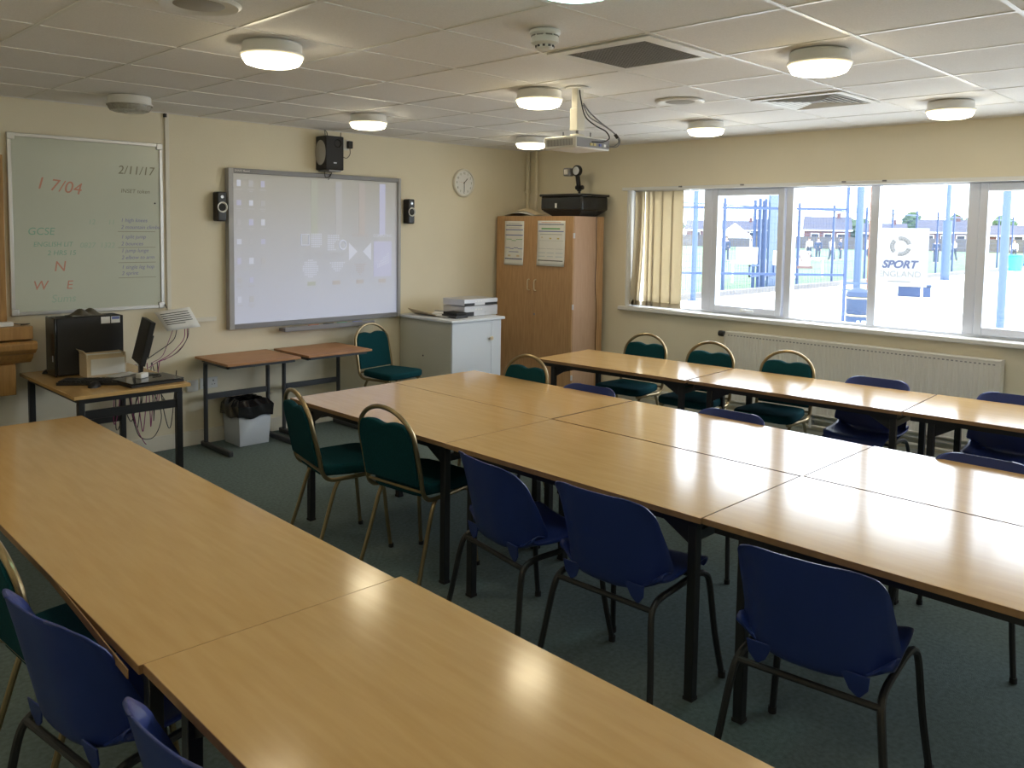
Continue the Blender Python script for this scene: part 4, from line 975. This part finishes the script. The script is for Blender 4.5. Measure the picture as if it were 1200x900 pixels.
text('sign_lettering', 'ENGLAND', .24, 'faint2', sgn, (.0, -.022, .62), (PI/2, 0, 0), .002, 'CENTER')
MB().box((-.30, -.0225, .47), (.30, -.021, .50)).build('small_print_line', 'faint2', sgn)
mk = MB()
for a0 in (0, 120, 240):
    for k_ in range(6):
        a = R(a0+15+k_*15); b = R(a0+15+(k_+1)*15)
        mk.add([(r_*math.cos(q), -.0225, 1.50+r_*math.sin(q)) for r_, q in ((.17, a), (.28, a), (.28, b), (.17, b))], [(0, 1, 2, 3)])
mk.build('round_emblem', 'faint2', sgn, solid=.002)
for s_ in (-.6, .6): MB().box((s_-.03, .02, 0), (s_+.03, .06, 2.0)).build('post', 'canvas', sgn)
gb = thing('grit_box', 'low dark blue box below the sign board', 'box', (26.2, 9.42, ZG), math.atan2(d.y, d.x)-PI/2)
MB().box((-.1, -.2, 0.0), (.78, .2, .30)).build('box', 'fence', gb, bevel=.02); MB().box((-.12, -.22, .30), (.80, .22, .36)).build('lid', 'navy', gb, bevel=.02)
rl = thing('low_rail', 'low blue and white rail beside the sign board', 'rail', (25.6, 9.6, ZG), math.atan2(d.y, d.x)-PI/2)
for zz in (.12, .33): MB().box((-1.3, -.02, zz), (-.25, .02, zz+.05)).build('bar', 'palefence', rl)
for xx in (-1.3, -.3): MB().box((xx, -.03, 0), (xx+.05, .03, .42)).build('upright', 'canvas', rl)
# planks / pallets
for (x_, y_, a, L_, lb_) in ((17.2, 8.75, .5, 1.9, 'stack of weathered boards lying on the paving, the long one by the gate'), (15.5, 7.45, .6, 1.2, 'short stack of weathered boards on the paving'), (14.4, 6.75, .9, .7, 'single weathered board near the litter bin')):
    t = thing('timber_boards', lb_, 'boards', (x_, y_, ZG), a, 'weathered boards on the paving')
    for k_ in range(3): MB().box((-L_/2+.05*k_, -.3+.03*k_, k_*.035), (L_/2-.02*k_, .3-.04*k_, .03+k_*.035)).build('board', 'fencewood', t)
ns = thing('white_rail', 'long white training rail on the grass behind the gate', 'rail', (31, 15.6, ZG))
MB().box((-4, -.03, .72), (3.5, .03, .82)).build('bar', 'canvas', ns)
for xx in (-3.9, -1.5, 1, 3.4): MB().box((xx, -.03, 0), (xx+.06, .03, .72)).build('upright', 'canvas', ns)
cn = thing('recycling_tub', 'turquoise tub standing by the far field fence', 'tub', (49.5, 12.2, ZG))
MB().lathe([(0, 0), (.3, 0), (.36, .75), (.40, .78), (.40, .84), (.33, .84), (.3, .1), (0, .1)], n=24).build('body', 'cyan', cn)
# marquee
mq = thing('marquee', 'white pointed marquee tent on the playing field', 'tent', (77.4, 44.4, ZG), .5)
MB().add([(-1.6, -1.6, 1.35), (1.6, -1.6, 1.35), (1.6, 1.6, 1.35), (-1.6, 1.6, 1.35), (0, 0, 2.65)], [(0, 1, 4), (1, 2, 4), (2, 3, 4), (3, 0, 4)]).build('roof', 'canvas', mq, solid=.03, smooth=False)
MB().box((-1.6, -1.62, 1.15), (1.6, -1.58, 1.36)).box((-1.6, 1.58, 1.15), (1.6, 1.62, 1.36)).box((-1.62, -1.6, 1.15), (-1.58, 1.6, 1.36)).box((1.58, -1.6, 1.15), (1.62, 1.6, 1.36)).build('valance', 'canvas', mq, smooth=False)
for a in (-1.55, 1.55):
    for b in (-1.55, 1.55): MB().box((a-.04, b-.04, 0), (a+.04, b+.04, 1.35)).build('pole', 'alu', mq)
# boundary timber fence
bf = tag(MB().box((0, -.03, 0), (150, .03, 1.35)).build('boundary_fence', 'fencewood', None, loc=(100*math.cos(R(21))-75*math.sin(R(21)), 100*math.sin(R(21))+75*math.cos(R(21)), ZG)), 'grey timber boundary fence at the far side of the field', 'fence')
bf.rotation_euler = (0, 0, R(-69))
def house(x, y, w, d, hw_, hr, rz, m_, label):
    t = thing('house', label, 'house', (x, y, ZG), rz, 'houses beyond the field')
    MB().box((-w/2, -d/2, 0), (w/2, d/2, hw_)).build('wall', m_, t, smooth=False)
    MB().add([(-w/2-.2, -d/2-.2, hw_-.05), (w/2+.2, -d/2-.2, hw_-.05), (w/2+.2, d/2+.2, hw_-.05), (-w/2-.2, d/2+.2, hw_-.05), (-w/2-.1, 0, hr), (w/2+.1, 0, hr)], [(0, 1, 5, 4), (2, 3, 4, 5), (1, 2, 5), (3, 0, 4), (0, 3, 2, 1)]).build('roof', 'roof', t, smooth=False)
    MB().box((-w/2-.25, -d/2-.26, hw_-.2), (w/2+.25, -d/2-.2, hw_-.02)).build('fascia', 'canvas', t)
    MB().box((w*.2, -.3, hr-.5), (w*.2+.5, .3, hr+.5)).build('chimney', 'brick', t)
    for k_ in range(3): f_ = MB().box((-w*.35+k_*w*.28, -d/2-.04, .8), (-w*.35+k_*w*.28+1.1, -d/2-.01, 1.7)).build('window', 'canvas', t); MB().box((-w*.35+k_*w*.28+.1, -d/2-.06, .9), (-w*.35+k_*w*.28+1.0, -d/2-.04, 1.6)).build('pane', 'glossblack', f_)
    return t
for a, (dist, w_, hh, hr, mm) in {29.45: (142, 6.0, 2.0, 3.5, 'brick'), 31.5: (130, 6.5, 2.0, 3.4, 'brick'), 27.5+.0: (128, 5.2, 2.1, 3.6, 'roof'), 35.5-.0: (132, 7, 1.9, 3.3, 'brick'), 24.2: (126, 6, 2.2, 4.0, 'brick'), 21.0: (130, 6, 1.9, 3.2, 'roof'), 17.6: (126, 6.5, 2.1, 3.7, 'brick'), 13.8: (132, 7, 1.8, 3.1, 'brick'), 9.8: (132, 7, 2.0, 3.4, 'brick'), 6.0: (130, 7, 1.9, 3.3, 'brick')}.items():
    lbn = {29.45: 'brick house with a tall roof right behind the marquee', 31.5: 'low brick house behind the marquee', 27.5: 'grey walled house behind the gate post', 35.5: 'low brick house seen beside the blind slats', 24.2: 'taller red brick house with chimney behind the fence plates', 21.0: 'long grey house between two fence posts', 17.6: 'red brick house behind the broad blue pole', 13.8: 'low brick house behind the floodlight mast', 9.8: 'brick house with a sloping roof in the right end window', 6.0: 'brick house at the far right edge of the window'}[a]
    ra = R(a); house(dist*math.cos(ra), dist*math.sin(ra), w_, 4, hh, hr, ra-PI/2, mm, lbn)
def tree(x, y, s, label):
    t = thing('tree', label, 'tree', (x, y, ZG), group='trees beyond the field')
    cr = MB(); rnd = random.Random(int(x*10))
    for k_ in range(9):
        c_ = (rnd.uniform(-.7, .7)*s, rnd.uniform(-.7, .7)*s, s*(1.25+rnd.uniform(-.5, .6))); r_ = s*rnd.uniform(.35, .62)
        def fb(u, v, c_=c_, r_=r_, q=rnd.random()*9):
            a = u*2*PI; b = v*PI; rr = r_*(1+.16*math.sin(a*5+q+b*7)+.10*math.sin(a*11-b*9))
            return (c_[0]+rr*math.cos(a)*math.sin(b), c_[1]+rr*math.sin(a)*math.sin(b), c_[2]+rr*math.cos(b))
        cr.grid(fb, 16, 10)
    cr.build('crown', 'leaf', t); MB().cyl((0, 0, 0), (0, 0, s*1.1), .12*s, 8, .08*s).build('trunk', 'bark', t)
for a, dist, s, lb_ in ((19.0, 138, 2.1, 'round tree above the roofs left of the sign'), (16.9, 140, 2.0, 'tree behind the top of the sign board'), (14.4, 150, 2.2, 'rounded tree beside the floodlight mast'), (12.2, 142, 2.1, 'tree right of the floodlight mast'), (8.4, 138, 2.3, 'tree in the right end window'), (22.4, 142, 1.9, 'dark tree beside the brick chimney house'), (34, 142, 1.8, 'tree glimpsed beside the blind slats')):
    tree(dist*math.cos(R(a)), dist*math.sin(R(a)), s, lb_)

# ------------------------------------------------------------------ pupils on the field
def skin_obj(name, verts, edges, radii, m_, parent, root=0):
    me = bpy.data.meshes.new(name); me.from_pydata(verts, edges, []); me.materials.append(M[m_])
    ob = bpy.data.objects.new(name, me); C.objects.link(ob); ob.parent = parent
    ob.modifiers.new('skin', 'SKIN'); sv = me.skin_vertices[0].data
    for i, r_ in enumerate(radii): sv[i].radius = (r_, r_)
    sv[root].use_root = True
    sm_ = ob.modifiers.new('sub', 'SUBSURF'); sm_.levels = 1; sm_.render_levels = 1
    return ob
def make_person(label, top, step=.0):
    t = thing('person', label, 'person', group=None)
    h = 1.0   # built 1.55 m tall
    v = [(0, 0, .80), (0, 0, .98), (0, 0, 1.20), (0, 0, 1.29), (.01, 0, 1.36), (.015, 0, 1.47),
         (0, .09, .78), (step*.5, .095, .42), (step, .10, .05), (step+.11, .10, .025),
         (0, -.09, .78), (-step*.5+.03, -.095, .42), (-step, -.10, .05), (-step+.11, -.10, .025),
         (0, .16, 1.20), (.01, .20, .97), (.08, .19, .76), (.10, .19, .68), (0, -.16, 1.20), (.01, -.20, .97), (.08, -.19, .76), (.10, -.19, .68)]
    e = [(0, 1), (1, 2), (2, 3), (3, 4), (4, 5), (0, 6), (6, 7), (7, 8), (8, 9), (0, 10), (10, 11), (11, 12), (12, 13), (2, 14), (14, 15), (15, 16), (16, 17), (2, 18), (18, 19), (19, 20), (20, 21)]
    r_ = [.10, .09, .09, .045, .065, .075, .07, .05, .035, .035, .07, .05, .035, .035, .05, .035, .028, .03, .05, .035, .028, .03]
    skin_obj('body', v, e, r_, 'skin', t)
    tv = [v[0], v[1], v[2], v[14], v[15], v[16], v[18], v[19], v[20]]
    skin_obj('jacket', tv, [(0, 1), (1, 2), (2, 3), (3, 4), (4, 5), (2, 6), (6, 7), (7, 8)], [.125, .11, .11, .065, .05, .042, .065, .05, .042], top, t)
    lv = [v[0], v[6], v[7], v[8], v[10], v[11], v[12]]
    skin_obj('trousers', lv, [(0, 1), (1, 2), (2, 3), (0, 4), (4, 5), (5, 6)], [.115, .085, .065, .055, .085, .065, .055], 'trous', t)
    MB().grid(lambda u, w: (-.005+.095*math.cos(u*2*PI)*math.sin(w*PI*.6)-.02*w, .085*math.sin(u*2*PI)*math.sin(w*PI*.6), 1.445+.10*math.cos(w*PI*.6)), 16, 8).build('hair', 'hair', t)
    MB().cb((.085, 0, 1.43), (.025, .02, .03)).build('nose', 'skin', t, bevel=.006)
    for s_ in (-1, 1): MB().cb((.08, s_*.03, 1.455), (.008, .016, .01)).build('eye', 'blackink', t)
    return t
pn = make_person('', 'navy', .02); pw = make_person('', 'shirt', .16)
ppl = [(pn, 46.3, 27.1, 3.6, 'pupil in a dark jacket standing alone left of the large fence plate'),
       (pw, 47.5, 26.0, 2.2, 'pupil in a pale top just above the large fence plate'), (pn, 49, 26.1, 4.0, 'pupil in a dark jacket right of the large fence plate'),
       (pw, 53.5, 25.2, 1.0, 'pupil in a white top standing first beyond the casement mullion'), (pn, 52, 23.9, 3.3, 'dark-clothed pupil standing beside the two in white tops'),
       (pw, 54, 23.9, 4.4, 'pupil in a white top walking between two fence posts'), (pn, 56, 24.2, 5, 'dark-clothed pupil further off behind the walking one'),
       (pw, 56, 22.4, 2, 'pupil in a white top behind the thin fence end post'), (pn, 58, 20.3, 3.3, 'dark-clothed pupil, first in the row beside the sign board'),
       (pn, 60, 20.2, 3.0, 'dark-clothed pupil, second in the row beside the sign board'), (pn, 57, 18.5, 3.5, 'dark-clothed pupil, third in the row beside the sign board'),
       (pn, 59, 18.4, 2.6, 'dark-clothed pupil, last in the row beside the floodlight mast'), (pw, 63, 19.3, 1.2, 'pupil in a white top right of the floodlight mast'),
       (pn, 67, 15.6, 3.1, 'dark-clothed pupil in the right end window'), (pw, 66, 16.4, 3.3, 'pupil in a pale top in the right end window')]
pu = set()
for src, x_, y_, rz, lb_ in ppl:
    if src.name in pu: o = dup(src, (x_, y_, ZG+.01), rz, lb_)
    else: pu.add(src.name); src.location = (x_, y_, ZG+.01); src.rotation_euler = (0, 0, rz); src['label'] = lb_; o = src
    o['group'] = 'pupils on the playing field'

# ------------------------------------------------------------------ light
wld = bpy.data.worlds.new('sky'); bpy.context.scene.world = wld; wld.use_nodes = True
nt = wld.node_tree; bg = nt.nodes['Background']
sky = nt.nodes.new('ShaderNodeTexSky'); sky.sky_type = 'HOSEK_WILKIE'; sky.turbidity = 9; sky.ground_albedo = .4
sky.sun_direction = Vector((-.5, -.6, .62)).normalized()
mx = nt.nodes.new('ShaderNodeMix'); mx.data_type = 'RGBA'; mx.inputs['Factor'].default_value = .85
nt.links.new(sky.outputs[0], mx.inputs['A']); mx.inputs['B'].default_value = (.84, .92, 1.02, 1)
nt.links.new(mx.outputs['Result'], bg.inputs['Color']); bg.inputs['Strength'].default_value = 6.6
pd = bpy.data.lights.new('window_portal', 'AREA'); pd.shape = 'RECTANGLE'; pd.size = WY1-WY0; pd.size_y = WZ1-WZ0; pd.cycles.is_portal = True
po = bpy.data.objects.new('window_portal', pd); C.objects.link(po); po.location = (6.88, (WY0+WY1)/2, (WZ0+WZ1)/2)
po.rotation_euler = Matrix(((0, 0, 1), (1, 0, 0), (0, 1, 0))).to_euler()   # emits toward -x

# ------------------------------------------------------------------ camera
yaw, pitch, roll = .78125, .07263, .0142
f = Vector((math.sin(yaw)*math.cos(pitch), math.cos(yaw)*math.cos(pitch), -math.sin(pitch)))
r0 = Vector((math.cos(yaw), -math.sin(yaw), 0)); u0 = r0.cross(f)
rr = math.cos(roll)*r0+math.sin(roll)*u0; uu = -math.sin(roll)*r0+math.cos(roll)*u0
cam = bpy.data.cameras.new('camera'); co = bpy.data.objects.new('camera', cam); C.objects.link(co)
mm = Matrix((rr, uu, -f)).transposed().to_4x4(); mm.translation = Vector((0, 0, 1.729)); co.matrix_world = mm
cam.sensor_width = 36; cam.lens = 985.94/1200*36; cam.shift_x = 12/1200; cam.shift_y = -111.8/1200; cam.clip_start = .05; cam.clip_end = 500
sc = bpy.context.scene; sc.camera = co
vs_ = sc.view_settings; vs_.view_transform = 'Standard'; vs_.look = 'None'; vs_.gamma = 1; vs_.use_curve_mapping = False; vs_.exposure = .8
